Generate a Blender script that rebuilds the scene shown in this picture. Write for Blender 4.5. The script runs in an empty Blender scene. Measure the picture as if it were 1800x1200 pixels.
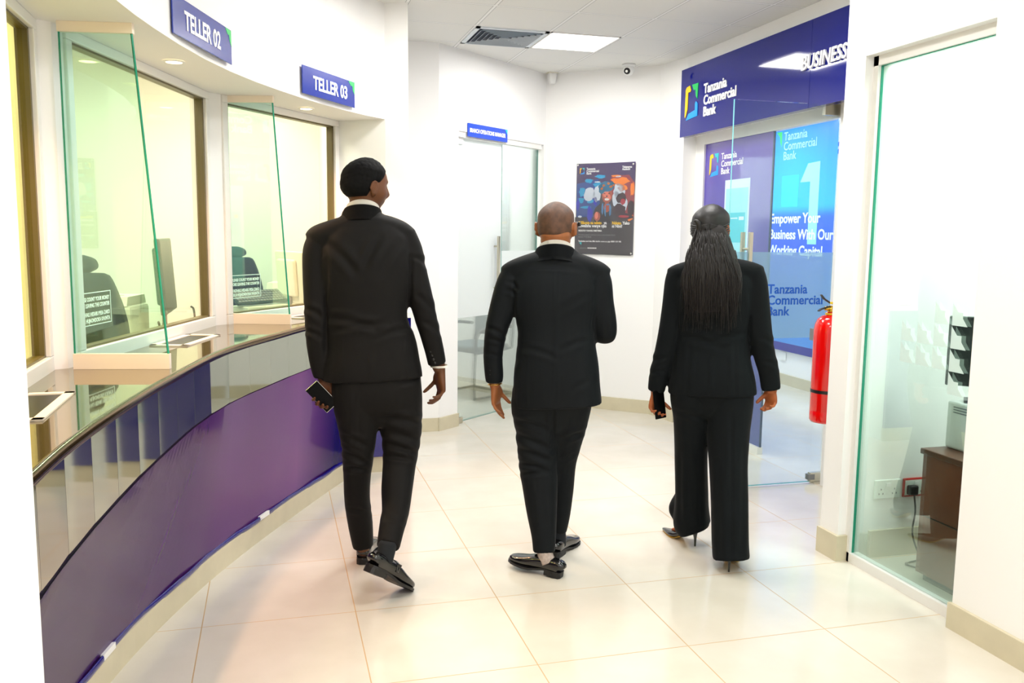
import bpy, bmesh, math, random
import numpy as np
from mathutils import Vector, Matrix

random.seed(7)
C = bpy.context.scene.collection
PI = math.pi

# ------------------------------------------------------------------ camera, world, exposure
EYE = 1.54
f_px, yaw, pitch, roll = 1524.8, math.radians(15.427), math.radians(7.030), math.radians(0.673)
cy_, sy_ = math.cos(yaw), math.sin(yaw)
fw = Vector((sy_*math.cos(pitch), cy_*math.cos(pitch), -math.sin(pitch)))
rt = Vector((cy_, -sy_, 0))
up = rt.cross(fw)
r2 = rt*math.cos(roll) + up*math.sin(roll)
u2 = -rt*math.sin(roll) + up*math.cos(roll)
cam_d = bpy.data.cameras.new('camera')
cam = bpy.data.objects.new('camera', cam_d); C.objects.link(cam)
cam.matrix_world = Matrix(((r2.x, u2.x, -fw.x, 0), (r2.y, u2.y, -fw.y, 0), (r2.z, u2.z, -fw.z, EYE), (0, 0, 0, 1)))
cam_d.sensor_width = 36; cam_d.lens = 36*f_px/1800; cam_d.clip_start = .05
bpy.context.scene.camera = cam

sc = bpy.context.scene
vs = sc.view_settings
vs.view_transform = 'Standard'; vs.look = 'None'; vs.gamma = 1; vs.use_curve_mapping = False
vs.exposure = 0.0
w = bpy.data.worlds.new('world'); sc.world = w; w.use_nodes = True
w.node_tree.nodes['Background'].inputs[0].default_value = (1, .985, .96, 1)
w.node_tree.nodes['Background'].inputs[1].default_value = 1.0
sc.cycles.max_bounces = 9; sc.cycles.diffuse_bounces = 4; sc.cycles.glossy_bounces = 4
sc.cycles.transparent_max_bounces = 12; sc.cycles.transmission_bounces = 6
sc.cycles.sample_clamp_indirect = 4.0
sc.cycles.use_denoising = True
sc.cycles.caustics_reflective = False; sc.cycles.caustics_refractive = False

def area(name, x, y, z, sx, sy, power, col=(1, .985, .96), rot=(0, 0, 0)):
    l = bpy.data.lights.new(name, 'AREA'); l.shape = 'RECTANGLE'; l.size = sx; l.size_y = sy
    l.energy = power; l.color = col
    o = bpy.data.objects.new(name, l); o.location = (x, y, z); o.rotation_euler = rot
    C.objects.link(o); return o

# light from the ceiling panels (one lamp just under every LED panel) of hall and rooms
PANELS = [(2.18, 6.25), (2.18, 4.08), (1.1, 2.45), (1.1015, 4.6225), (1.64, 0.3), (0.2, 0.3), (0.4, -1.9), (1.64, -1.9)]  # the panel by the counter is added, unseen, to brighten end wall and bulkhead
PW = 25
for i, (x, y) in enumerate(PANELS):
    area('panel_lamp', x, y, 2.925, .52, .53, PW)
for (x, y, p, c) in [(4.2, 8.0, 50, (.93, .97, 1)), (4.4, 5.4, 40, (.93, .97, 1)), (3.5, 2.0, 60, (.95, 1, .98)), (3.3, 3.0, 30, (.95, 1, .98)),
                     (-1.7, 3.2, 52, (1, .985, .92)), (-1.2, 5.4, 52, (1, .985, .92)), (-.3, 7.0, 36, (1, .985, .92)), (1.6, 8.6, 66, (1, 1, 1))]:
    area('room_panel_lamp', x, y, 2.90, .55, .55, p, c)

# ------------------------------------------------------------------ helpers
def lin(c):
    return tuple(((v/255)/12.92 if v/255 <= .04045 else ((v/255+.055)/1.055)**2.4) for v in c)

def pbr(name, col, rough=.5, metal=0., spec=.5, bump=None, var=None, coat=0., sheen=0., emit=None):
    """plain surface; col in sRGB 0..255; bump=(scale, strength); var=(scale, amount) gentle colour noise"""
    m = bpy.data.materials.new(name); m.use_nodes = True
    nt = m.node_tree; N = nt.nodes; L = nt.links; b = N['Principled BSDF']
    b.inputs['Base Color'].default_value = (*lin(col), 1)
    b.inputs['Roughness'].default_value = rough; b.inputs['Metallic'].default_value = metal
    b.inputs['Specular IOR Level'].default_value = spec
    b.inputs['Coat Weight'].default_value = coat
    if sheen:
        b.inputs['Sheen Weight'].default_value = sheen; b.inputs['Sheen Roughness'].default_value = .4
    if emit:
        b.inputs['Emission Color'].default_value = (*lin(emit[0]), 1); b.inputs['Emission Strength'].default_value = emit[1]
    tc = N.new('ShaderNodeTexCoord')
    if var:
        n = N.new('ShaderNodeTexNoise'); n.inputs['Scale'].default_value = var[0]; n.inputs['Detail'].default_value = 5
        L.new(tc.outputs['Object'], n.inputs['Vector'])
        mx = N.new('ShaderNodeMix'); mx.data_type = 'RGBA'; mx.blend_type = 'MULTIPLY'
        mx.inputs[6].default_value = (*lin(col), 1)
        mr = N.new('ShaderNodeMapRange'); mr.inputs[1].default_value = .3; mr.inputs[2].default_value = .7
        mr.inputs[3].default_value = 1-var[1]; mr.inputs[4].default_value = 1+var[1]*.5
        L.new(n.outputs['Fac'], mr.inputs[0]); L.new(mr.outputs[0], mx.inputs[7])
        mx.inputs[0].default_value = 1
        L.new(mx.outputs[2], b.inputs['Base Color'])
    if bump:
        n = N.new('ShaderNodeTexNoise'); n.inputs['Scale'].default_value = bump[0]; n.inputs['Detail'].default_value = 3
        L.new(tc.outputs['Object'], n.inputs['Vector'])
        bp = N.new('ShaderNodeBump'); bp.inputs['Strength'].default_value = bump[1]; bp.inputs['Distance'].default_value = .004
        L.new(n.outputs['Fac'], bp.inputs['Height']); L.new(bp.outputs[0], b.inputs['Normal'])
    return m

def glass(name, tint, refl=.06, rough=0.0, ior=1.45, frost=None, k=.7):
    """architectural pane: tinted see-through mixed with a mirror coat by Fresnel; frost=(colour, amount)"""
    m = bpy.data.materials.new(name); m.use_nodes = True
    nt = m.node_tree; N = nt.nodes; L = nt.links; N.clear()
    out = N.new('ShaderNodeOutputMaterial')
    tr = N.new('ShaderNodeBsdfTransparent'); tr.inputs[0].default_value = (*tint, 1)
    gl = N.new('ShaderNodeBsdfGlossy'); gl.inputs['Roughness'].default_value = rough; gl.inputs[0].default_value = (1, 1, 1, 1)
    fr = N.new('ShaderNodeFresnel'); fr.inputs[0].default_value = ior
    ad = N.new('ShaderNodeMath'); ad.operation = 'MULTIPLY_ADD'; ad.inputs[1].default_value = k; ad.inputs[2].default_value = refl*.3
    L.new(fr.outputs[0], ad.inputs[0])
    mx = N.new('ShaderNodeMixShader'); L.new(ad.outputs[0], mx.inputs[0])
    L.new(tr.outputs[0], mx.inputs[1]); L.new(gl.outputs[0], mx.inputs[2])
    last = mx
    if frost:
        df = N.new('ShaderNodeBsdfDiffuse'); df.inputs[0].default_value = (*frost[0], 1)
        tl = N.new('ShaderNodeBsdfTranslucent'); tl.inputs[0].default_value = (*frost[0], 1)
        m2 = N.new('ShaderNodeMixShader'); m2.inputs[0].default_value = .5
        L.new(df.outputs[0], m2.inputs[1]); L.new(tl.outputs[0], m2.inputs[2])
        m3 = N.new('ShaderNodeMixShader'); m3.inputs[0].default_value = frost[1]
        L.new(mx.outputs[0], m3.inputs[1]); L.new(m2.outputs[0], m3.inputs[2]); last = m3
    L.new(last.outputs[0], out.inputs[0])
    return m

def obj(name, bm, mat, parent=None, smooth=False, mats=None):
    me = bpy.data.meshes.new(name)
    if isinstance(bm, bmesh.types.BMesh):
        bm.to_mesh(me); bm.free()
    else:
        me = bm; me.name = name
    o = bpy.data.objects.new(name, me); C.objects.link(o)
    me.materials.clear()
    for m in (mats or [mat]): me.materials.append(m)
    if smooth:
        me.polygons.foreach_set('use_smooth', [True]*len(me.polygons)); me.update()
    if parent: o.parent = parent
    return o

def tag(o, label, cat, group=None, kind=None):
    o['label'] = label; o['category'] = cat
    if group: o['group'] = group
    if kind: o['kind'] = kind
    return o

def struct(name, bm, m, parent=None, smooth=False, label=None):
    o = obj(name, bm, m, parent, smooth)
    if not parent:
        o['kind'] = 'structure'
        if label: o['label'] = label
    return o

def thing(name, label, cat, loc=(0, 0, 0), rotz=0, group=None, kind=None):
    o = bpy.data.objects.new(name, None); C.objects.link(o); o.empty_display_size = .05
    o.location = loc; o.rotation_euler = (0, 0, rotz); tag(o, label, cat, group, kind); return o

def place(root, kids):
    for k in kids: k.parent = root

def B(): return bmesh.new()

def box(bm, x0, y0, z0, x1, y1, z1, M=None, bev=0):
    c = Matrix.Translation(((x0+x1)/2, (y0+y1)/2, (z0+z1)/2)) @ Matrix.Diagonal((abs(x1-x0), abs(y1-y0), abs(z1-z0), 1))
    if M is not None: c = M @ c
    r = bmesh.ops.create_cube(bm, size=1, matrix=c)
    if bev:
        es = {e for v in r['verts'] for e in v.link_edges}
        bmesh.ops.bevel(bm, geom=list(es), offset=bev, segments=2, profile=.5, affect='EDGES')
    return r['verts']

def prism(bm, poly, z0, z1, M=None):
    a = sum(poly[i][0]*poly[(i+1) % len(poly)][1]-poly[(i+1) % len(poly)][0]*poly[i][1] for i in range(len(poly)))
    if a < 0: poly = poly[::-1]
    lo = [bm.verts.new((M @ Vector((x, y, z0))) if M is not None else (x, y, z0)) for x, y in poly]
    hi = [bm.verts.new((M @ Vector((x, y, z1))) if M is not None else (x, y, z1)) for x, y in poly]
    n = len(poly)
    fs = [bm.faces.new(lo[::-1]), bm.faces.new(hi)]
    for i in range(n): fs.append(bm.faces.new((lo[i], lo[(i+1) % n], hi[(i+1) % n], hi[i])))
    return fs

def quad(bm, pts, M=None):
    v = [bm.verts.new((M @ Vector(p)) if M is not None else p) for p in pts]
    return bm.faces.new(v)

def cyl(bm, p0, p1, r0, r1=None, n=24, cap=True):
    p0, p1 = Vector(p0), Vector(p1); r1 = r0 if r1 is None else r1
    d = (p1-p0); L = d.length
    M = Matrix.Translation((p0+p1)/2) @ d.to_track_quat('Z', 'Y').to_matrix().to_4x4()
    bmesh.ops.create_cone(bm, cap_ends=cap, segments=n, radius1=r0, radius2=r1, depth=L, matrix=M)

def tube(bm, pts, r, n=10, taper=None):
    loft(bm, [(*p, r*(taper[i] if taper else 1), r*(taper[i] if taper else 1)) for i, p in enumerate(pts)], n=n, exp=2)

def catmull(P, m):
    P = np.array(P, float)
    if m <= 1 or len(P) < 3: return P
    Q = np.vstack([2*P[0]-P[1], P, 2*P[-1]-P[-2]]); out = []
    for i in range(1, len(Q)-2):
        for k in range(m):
            t = k/m
            a, b, c, d = Q[i-1], Q[i], Q[i+1], Q[i+2]
            out.append(.5*((2*b)+(-a+c)*t+(2*a-5*b+4*c-d)*t*t+(-a+3*b-3*c+d)*t**3))
    out.append(P[-1]); return np.array(out)

def loft(bm, rings, n=28, hint=(1, 0, 0), exp=2.3, sub=1, cap=True, M=None):
    """closed tube through elliptic sections (x,y,z,half_a,half_b)"""
    R = catmull(rings, sub)
    R[:, 3:5] = np.maximum(R[:, 3:5], .0005)
    P = R[:, :3]; T = np.gradient(P, axis=0)
    T /= np.linalg.norm(T, axis=1)[:, None]+1e-9
    rows = []
    h = np.array(hint, float)
    for i in range(len(R)):
        u = h-(h@T[i])*T[i]
        if np.linalg.norm(u) < .15: u = np.cross(T[i], [0, 1, 0])
        u /= np.linalg.norm(u); v = np.cross(T[i], u)
        row = []
        for k in range(n):
            a = 2*PI*k/n; c, s = math.cos(a), math.sin(a)
            q = P[i]+u*R[i, 3]*math.copysign(abs(c)**(2/exp), c)+v*R[i, 4]*math.copysign(abs(s)**(2/exp), s)
            q = Vector(q)
            row.append(bm.verts.new(M @ q if M is not None else q))
        rows.append(row)
    for i in range(len(rows)-1):
        for k in range(n):
            bm.faces.new((rows[i][k], rows[i][(k+1) % n], rows[i+1][(k+1) % n], rows[i+1][k]))
    if cap:
        bm.faces.new(rows[0][::-1]); bm.faces.new(rows[-1])
    return rows

def frame_m(o, xd, upv=(0, 0, 1)):
    """plane frame: local x along xd, local y along upv, local z out of the plane"""
    x = Vector((*xd, 0)).normalized() if len(xd) == 2 else Vector(xd).normalized()
    u = Vector(upv).normalized(); n = x.cross(u)
    return Matrix(((x.x, u.x, n.x, o[0]), (x.y, u.y, n.y, o[1]), (x.z, u.z, n.z, o[2]), (0, 0, 0, 1)))

def text_mesh(s, size, bold=0., ext=.001, xs=1., align='LEFT', space=1., shear=0):
    cu = bpy.data.curves.new('t', 'FONT'); cu.body = s; cu.size = size; cu.offset = bold; cu.extrude = ext
    cu.align_x = align; cu.space_character = space; cu.space_line = .92; cu.shear = shear; cu.resolution_u = 3
    o = bpy.data.objects.new('t', cu); C.objects.link(o)
    bpy.context.view_layer.update()
    dg = bpy.context.evaluated_depsgraph_get()
    me = bpy.data.meshes.new_from_object(o.evaluated_get(dg))
    bpy.data.objects.remove(o); bpy.data.curves.remove(cu)
    me.transform(Matrix.Diagonal((xs, 1, 1, 1)))
    return me

def lettering(name, s, M, x, y, size, mat, parent, bold=0., ext=.001, xs=1., align='LEFT', z=.001, space=1., shear=0, label=None):
    me = text_mesh(s, size, bold, ext, xs, align, space, shear)
    me.transform(M @ Matrix.Translation((x, y, z)))
    o = obj(name, me, mat, parent)
    if label: o['label'] = label
    return o

def remesh(bm, voxel, smooth=2, name='tmp'):
    bmesh.ops.recalc_face_normals(bm, faces=bm.faces)
    me = bpy.data.meshes.new(name); bm.to_mesh(me); bm.free()
    o = bpy.data.objects.new(name, me); C.objects.link(o)
    md = o.modifiers.new('r', 'REMESH'); md.mode = 'VOXEL'; md.voxel_size = voxel
    bpy.context.view_layer.update()
    dg = bpy.context.evaluated_depsgraph_get()
    m2 = bpy.data.meshes.new_from_object(o.evaluated_get(dg))
    bpy.data.objects.remove(o); bpy.data.meshes.remove(me)
    co, ed = arr(m2)
    for _ in range(smooth): co = lap(co, ed, .5)
    m2.vertices.foreach_set('co', co.ravel()); m2.update()
    return m2

def arr(me):
    co = np.empty(len(me.vertices)*3); me.vertices.foreach_get('co', co); co = co.reshape(-1, 3)
    ed = np.empty(len(me.edges)*2, int); me.edges.foreach_get('vertices', ed); return co, ed.reshape(-1, 2)

def lap(co, ed, f):
    s = np.zeros_like(co); c = np.zeros(len(co))
    np.add.at(s, ed[:, 0], co[ed[:, 1]]); np.add.at(s, ed[:, 1], co[ed[:, 0]])
    np.add.at(c, ed[:, 0], 1); np.add.at(c, ed[:, 1], 1)
    return co*(1-f)+f*s/np.maximum(c, 1)[:, None]

def normals(me):
    no = np.empty(len(me.vertices)*3); me.vertices.foreach_get('normal', no); return no.reshape(-1, 3)

# ------------------------------------------------------------------ materials
M_wall = pbr('white_wall_paint', (244, 243, 241), .6, spec=.3, bump=(90, .03))
M_wallin = pbr('cream_wall_paint', (243, 242, 232), .6, spec=.3)
M_base = pbr('beige_skirting_tile', (205, 196, 168), .3, var=(9, .06))
M_alu = pbr('white_powder_coated_aluminium', (236, 234, 230), .35)
M_alu_dark = pbr('bronze_gasket', (96, 84, 48), .4)
M_cream = pbr('cream_trough_plastic', (247, 232, 214), .4)
M_steel = pbr('brushed_steel', (196, 190, 172), .28, metal=1)
M_chrome = pbr('chrome', (220, 220, 215), .1, metal=1)
M_navy = pbr('navy_sign_board', (20, 46, 146), .25, coat=.15, spec=.4)
M_navy_f = pbr('navy_fascia_vinyl', (8, 20, 120), .06, coat=.25, spec=.3)
M_white_let = pbr('white_lettering', (250, 250, 250), .4)
M_green = pbr('green_mark', (20, 190, 90), .4)
M_yellow = pbr('yellow_mark', (255, 205, 0), .4)
M_blue = pbr('light_blue_mark', (0, 150, 235), .4)
M_teal = pbr('teal_mark', (20, 190, 200), .4)
M_black = pbr('black_plastic', (16, 16, 18), .35)
M_grey = pbr('grey_plastic', (120, 122, 124), .4)
M_beigep = pbr('cream_plastic_casing', (226, 222, 204), .45)
M_whitep = pbr('white_plastic', (240, 240, 238), .35)
M_red = pbr('fire_red_paint', (222, 10, 8), .16, coat=.5)

def floor_mat():
    m = pbr('cream_floor_tile', (232, 226, 213), .12, spec=.5)
    nt = m.node_tree; N = nt.nodes; L = nt.links; b = N['Principled BSDF']
    tc = N.new('ShaderNodeTexCoord'); sp = N.new('ShaderNodeSeparateXYZ'); L.new(tc.outputs['Object'], sp.inputs[0])
    def line(ax, off, pitch_, w_):
        a = N.new('ShaderNodeMath'); a.operation = 'SUBTRACT'; a.inputs[1].default_value = off; L.new(sp.outputs[ax], a.inputs[0])
        d = N.new('ShaderNodeMath'); d.operation = 'DIVIDE'; d.inputs[1].default_value = pitch_; L.new(a.outputs[0], d.inputs[0])
        f = N.new('ShaderNodeMath'); f.operation = 'PINGPONG'; f.inputs[1].default_value = .5; L.new(d.outputs[0], f.inputs[0])
        g = N.new('ShaderNodeMath'); g.operation = 'LESS_THAN'; g.inputs[1].default_value = w_/pitch_/2; L.new(f.outputs[0], g.inputs[0]); return g
    gx = line(0, .297, .5955, .0042); gy = line(1, 2.831, .6045, .0042)
    mx = N.new('ShaderNodeMath'); mx.operation = 'MAXIMUM'; L.new(gx.outputs[0], mx.inputs[0]); L.new(gy.outputs[0], mx.inputs[1])
    n = N.new('ShaderNodeTexNoise'); n.inputs['Scale'].default_value = 3.5; n.inputs['Detail'].default_value = 6; L.new(tc.outputs['Object'], n.inputs['Vector'])
    cr = N.new('ShaderNodeValToRGB'); cr.color_ramp.elements[0].position = .3; cr.color_ramp.elements[1].position = .75
    cr.color_ramp.elements[0].color = (*lin((208, 202, 189)), 1); cr.color_ramp.elements[1].color = (*lin((218, 213, 202)), 1)
    L.new(n.outputs['Fac'], cr.inputs[0])
    c = N.new('ShaderNodeMix'); c.data_type = 'RGBA'; c.inputs[7].default_value = (*lin((188, 158, 116)), 1)
    L.new(mx.outputs[0], c.inputs[0]); L.new(cr.outputs[0], c.inputs[6]); L.new(c.outputs[2], b.inputs['Base Color'])
    r = N.new('ShaderNodeMapRange'); r.inputs[3].default_value = .13; r.inputs[4].default_value = .6; L.new(mx.outputs[0], r.inputs[0]); L.new(r.outputs[0], b.inputs['Roughness'])
    return m

def ceil_mat():
    m = pbr('ceiling_tile', (226, 226, 222), .7, spec=.2, bump=(160, .05))
    nt = m.node_tree; N = nt.nodes; L = nt.links; b = N['Principled BSDF']
    tc = N.new('ShaderNodeTexCoord'); sp = N.new('ShaderNodeSeparateXYZ'); L.new(tc.outputs['Object'], sp.inputs[0])
    def line(ax, off, pitch_, w_):
        a = N.new('ShaderNodeMath'); a.operation = 'SUBTRACT'; a.inputs[1].default_value = off; L.new(sp.outputs[ax], a.inputs[0])
        d = N.new('ShaderNodeMath'); d.operation = 'DIVIDE'; d.inputs[1].default_value = pitch_; L.new(a.outputs[0], d.inputs[0])
        f = N.new('ShaderNodeMath'); f.operation = 'PINGPONG'; f.inputs[1].default_value = .5; L.new(d.outputs[0], f.inputs[0])
        g = N.new('ShaderNodeMath'); g.operation = 'LESS_THAN'; g.inputs[1].default_value = w_/pitch_/2; L.new(f.outputs[0], g.inputs[0]); return g
    def grid(w_):
        gx = line(0, 1.907, .537, w_); gy = line(1, 5.985, .545, w_)
        mx = N.new('ShaderNodeMath'); mx.operation = 'MAXIMUM'; L.new(gx.outputs[0], mx.inputs[0]); L.new(gy.outputs[0], mx.inputs[1]); return mx
    g1 = grid(.026); g2 = grid(.018)
    c = N.new('ShaderNodeMix'); c.data_type = 'RGBA'; c.inputs[6].default_value = (*lin((228, 228, 224)), 1); c.inputs[7].default_value = (*lin((172, 174, 172)), 1)
    L.new(g1.outputs[0], c.inputs[0])
    c2 = N.new('ShaderNodeMix'); c2.data_type = 'RGBA'; c2.inputs[7].default_value = (*lin((240, 240, 238)), 1)
    L.new(g2.outputs[0], c2.inputs[0]); L.new(c.outputs[2], c2.inputs[6]); L.new(c2.outputs[2], b.inputs['Base Color'])
    return m

M_floor = floor_mat(); M_ceil = ceil_mat()
M_clear = glass('clear_green_tinted_glass', (.92, .975, .965), .05)
M_fin = glass('divider_glass', (.83, .98, .935), .04, ior=1.5, k=.4)
M_teller = glass('teller_window_glass', (.98, .968, .86), .03, ior=1.5, k=.22)
M_teller1 = glass('bronze_teller_window_glass', (.90, .87, .54), .03, ior=1.5, k=.25)
M_door = glass('door_glass', (.92, .97, .975), .05)
M_room = glass('room_screen_glass', (.875, .965, .93), .02, k=.35)
M_frost = glass('frosted_film', (.95, .98, .97), .04, frost=((.90, .96, .94), .50))
M_frost2 = glass('frosted_door_film', (.8, .9, .95), .04, frost=((.55, .80, .92), .35))
M_frostm = glass('frosted_manager_film', (.95, .97, .97), .04, frost=((.96, .98, .98), .93))
M_edge = pbr('polished_green_glass_edge', (20, 150, 120), .15)
M_vinyl = pbr('white_window_vinyl', (245, 250, 248), .5)

# ------------------------------------------------------------------ shell
bm = B(); box(bm, -3.6, -4, -.12, 7.4, 11.6, 0); struct('floor', bm, M_floor)
bm = B(); box(bm, -3.6, -4, 2.95, 7.4, 11.6, 3.07); struct('ceiling', bm, M_ceil)
bm = B(); box(bm, -1.7, 1.02, 0, -.3765, 1.50, 2.95); struct('wall_left', bm, M_wall)

# teller side: window line, piers, bulkhead
W1 = ((-.752, 1.62), (-.772, 3.392)); W2 = ((-.701, 3.492), (-.31, 4.85)); W3 = ((-.245, 4.905), (.42, 5.80))
SOF = 2.25
bulk = [(-.49, 1.50), (-.475, 2.2), (-.453, 3.04), (-.425, 3.22), (-.389, 3.405), (-.330, 3.665), (-.255, 3.94), (-.165, 4.20), (-.059, 4.448),
        (.050, 4.665), (.170, 4.885), (.297, 5.098), (.43, 5.29), (.565, 5.46), (.70, 5.60)]
bm = B()
prism(bm, bulk+[(.42, 5.80), (.30, 5.86), (-.34, 5.02), (-.42, 4.90), (-.83, 3.46), (-.92, 3.30), (-.90, 1.50)], SOF, 2.95)
struct('wall_teller_bulkhead', bm, M_wall)
bm = B()
prism(bm, [W1[1], (-.722, 3.42), W2[0], (-.79, 3.52), (-.90, 3.42)], 0, SOF)
struct('wall_pier', bm, M_wall)
bm = B()
prism(bm, [W2[1], W3[0], (-.32, 4.99), (-.40, 4.90)], 0, SOF)
struct('wall_pier', bm, M_wall)
bm = B()
prism(bm, [(.42, 5.80), (.70, 5.60), (.836, 5.53), (.836, 6.75), (.42, 6.75)], 0, 2.95)
struct('wall_end', bm, M_wall)
# walls under the windows
for a, b in (W1, W2, W3):
    d = Vector((b[0]-a[0], b[1]-a[1])).normalized(); n = Vector((-d.y, d.x))
    bm = B(); prism(bm, [a, b, (b[0]+n.x*.1, b[1]+n.y*.1), (a[0]+n.x*.1, a[1]+n.y*.1)], 0, 1.035)
    struct('wall_teller_low', bm, M_wall)

def teller_window(idx, a, b, note_at=None):
    L_ = math.hypot(b[0]-a[0], b[1]-a[1]); Mx = frame_m((a[0], a[1], 0), (b[0]-a[0], b[1]-a[1]))
    # local: x along window, y up, z towards the hall
    t = thing('window_%d' % idx, 'teller window with pale frame', 'window', kind='structure')
    del t['category']
    bm = B(); w_ = .042
    box(bm, 0, 1.035, -.05, L_, 1.092, .012, Mx, .004); box(bm, 0, 2.212, -.05, L_, 2.25, .012, Mx, .004)
    box(bm, 0, 1.092, -.05, w_, 2.212, .012, Mx, .004); box(bm, L_-w_, 1.092, -.05, L_, 2.212, .012, Mx, .004)
    obj('window_frame', bm, M_alu, t)
    bm = B(); g = .008
    for q in ((w_, 1.092, L_-w_, 1.092+g), (w_, 2.212-g, L_-w_, 2.212), (w_, 1.092, w_+g*2.4, 2.212), (L_-w_-g*2.4, 1.092, L_-w_, 2.212)):
        box(bm, q[0], q[1], -.045, q[2], q[3], -.005, Mx)
    obj('gasket', bm, M_alu_dark, t)
    bm = B(); box(bm, w_, 1.092, -.029, L_-w_, 2.212, -.021, Mx); obj('pane', bm, M_teller1 if idx == 1 else M_teller, t)
    if note_at is not None:
        x0 = note_at; z = -.019; W = .29; y0, y1 = 1.172, 1.300
        bm = B(); q = .0035
        for s in ((x0, y0, x0+W, y0+q), (x0, y1-q, x0+W, y1), (x0, y0, x0+q, y1), (x0+W-q, y0, x0+W, y1)):
            box(bm, s[0], s[1], z, s[2], s[3], z+.0006, Mx)
        nb = obj('notice_border', bm, M_vinyl, t)
        for k, (s, yy) in enumerate((('PLEASE COUNT YOUR MONEY', 1.266), ('BEFORE LEAVING THE COUNTER', 1.242), ('TAFADHALI HESABU PESA ZAKO', 1.208), ('KABLA HUJAONDOKA KAUNTA', 1.184))):
            lettering('notice_line', s, Mx, x0+W-.012, yy, .0215, M_vinyl, t, bold=.0006, ext=.0003, xs=.80, align='RIGHT', z=z)
    return t
teller_window(1, *W1); teller_window(2, *W2, note_at=.020); teller_window(3, *W3, note_at=.030)

# teller room enclosure behind the glass
bm = B(); box(bm, -3.0, 1.5, 0, -2.9, 8.2, 2.95); struct('wall_teller_back', bm, M_wallin)
bm = B(); box(bm, -3.0, 8.1, 0, .42, 8.2, 2.95); struct('wall_teller_far', bm, M_wallin)
bm = B(); box(bm, .42, 6.75, 0, .52, 9.3, 2.95); struct('wall_teller_side', bm, M_wallin)
bm = B(); box(bm, -3.0, 1.42, 0, -1.70, 1.5, 2.95); struct('wall_teller_near', bm, M_wallin)

# middle: pillar, manager's front, poster wall, business hall front
A1 = Vector((1.23, 6.60)); d1 = Vector((.77, .638)).normalized(); n1 = Vector((-d1.y, d1.x))
Cn = Vector((2.373, 7.547)); Bn = Vector((3.150, 6.857)); H1 = Vector((1.412, 6.750)); H2 = Vector((2.330, 7.511))
bm = B(); prism(bm, [(.836, 6.60), tuple(A1), tuple(H1), tuple(H1+n1*.12), (1.18, 6.72), (.836, 6.72)], 0, 2.95); struct('wall_pillar', bm, M_wall)
bm = B(); prism(bm, [tuple(H1), tuple(Cn), tuple(Cn+n1*.12), tuple(H1+n1*.12)], 2.335, 2.95); struct('wall_manager', bm, M_wall)
bm = B(); prism(bm, [tuple(H2+d1*.03), tuple(Cn), tuple(Cn+n1*.12), tuple(H2+d1*.03+n1*.12)], 0, 2.335); struct('wall_manager', bm, M_wall)
d2 = (Bn-Cn).normalized(); n2 = Vector((-d2.y, d2.x))
bm = B(); prism(bm, [tuple(Cn), tuple(Bn), (3.20, 6.49), (3.36, 6.49), (3.36, 6.95), tuple(Cn+n2*.14)], 0, 2.95); struct('wall_poster', bm, M_wall)
# manager's room
mb = [A1+n1*1.9+d1*.70, A1+n1*1.9+d1*3.2]
bm = B(); prism(bm, [tuple(mb[0]), tuple(mb[1]), tuple(mb[1]+n1*.1), tuple(mb[0]+n1*.1)], 0, 2.95); struct('wall_manager_back', bm, M_wall)
bm = B(); q0 = Cn+d1*.45; prism(bm, [tuple(q0), tuple(q0+n1*1.9), tuple(q0+n1*1.9+d1*.1), tuple(q0+d1*.1)], 0, 2.95); struct('wall_manager_side', bm, M_wall)
# storefront of the business hall, plane x=3.33
bm = B()
box(bm, 3.20, 3.60, 2.34, 3.36, 6.49, 2.95)
struct('wall_business', bm, M_wall)
bm = B(); box(bm, 3.29, 3.60, 0, 3.36, 4.60, 2.34); struct('wall_business', bm, M_wall)
# right partition (column end) and right wall with the tall opening
bm = B(); box(bm, 2.59, 3.462, 0, 7.0, 3.60, 2.95); struct('wall_partition', bm, M_wall)
bm = B(); box(bm, 2.585, -2.5, 0, 2.76, 2.720, 2.95); struct('wall_right', bm, M_wall)
bm = B(); box(bm, 2.585, 2.720, 2.352, 2.76, 3.462, 2.95); struct('wall_right', bm, M_wall)
bm = B(); box(bm, 5.2, 0.5, 0, 5.3, 3.46, 2.95); struct('wall_room', bm, M_wall)
bm = B(); box(bm, 2.76, .4, 0, 5.3, .5, 2.95); struct('wall_room', bm, M_wall)
# far wall of the business hall
e0, e1 = Vector((5.20, 7.05)), Vector((5.20, 10.39)); de = (e1-e0).normalized(); ne = Vector((de.y, -de.x))
bm = B(); prism(bm, [tuple(e0-de*3.5), tuple(e1), tuple(e1+ne*.1), tuple(e0-de*3.5+ne*.1)], 0, 2.95); struct('wall_business_far', bm, M_wall)
bm = B(); box(bm, 3.3, 10.4, 0, 6.3, 10.5, 2.95); struct('wall_business_end', bm, M_wall)
bm = B(); box(bm, 3.36, 7.0, 0, 3.46, 10.4, 2.95); struct('wall_business_side', bm, M_wall)

# skirting
def skirt(name, pts, h=.105, t=.016, side=1):
    bm = B()
    for a, b in zip(pts, pts[1:]):
        a, b = Vector(a), Vector(b); d = (b-a).normalized(); n = Vector((d.y, -d.x))*side
        prism(bm, [tuple(a-d*0), tuple(b), tuple(b+n*t), tuple(a+n*t)], 0, h)
    return struct(name, bm, M_base)
skirt('baseboard_end', [(.545, 5.530), (.85, 5.530)])
skirt('baseboard_pillar', [(.836, 6.60), tuple(A1+d1*.01)])
skirt('baseboard_pillar', [tuple(A1-d1*.01), tuple(H1)])
skirt('baseboard_poster', [tuple(Cn), tuple(Bn), (3.20, 6.49)], h=.115)
skirt('baseboard_column', [(2.59, 3.605), (2.59, 3.462)], side=1, h=.125)
skirt('baseboard_column', [(2.574, 3.462), (2.64, 3.462)], side=1, h=.125)
skirt('baseboard_right', [(2.585, 2.728), (2.585, -2.5)], side=1, h=.105)
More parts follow.
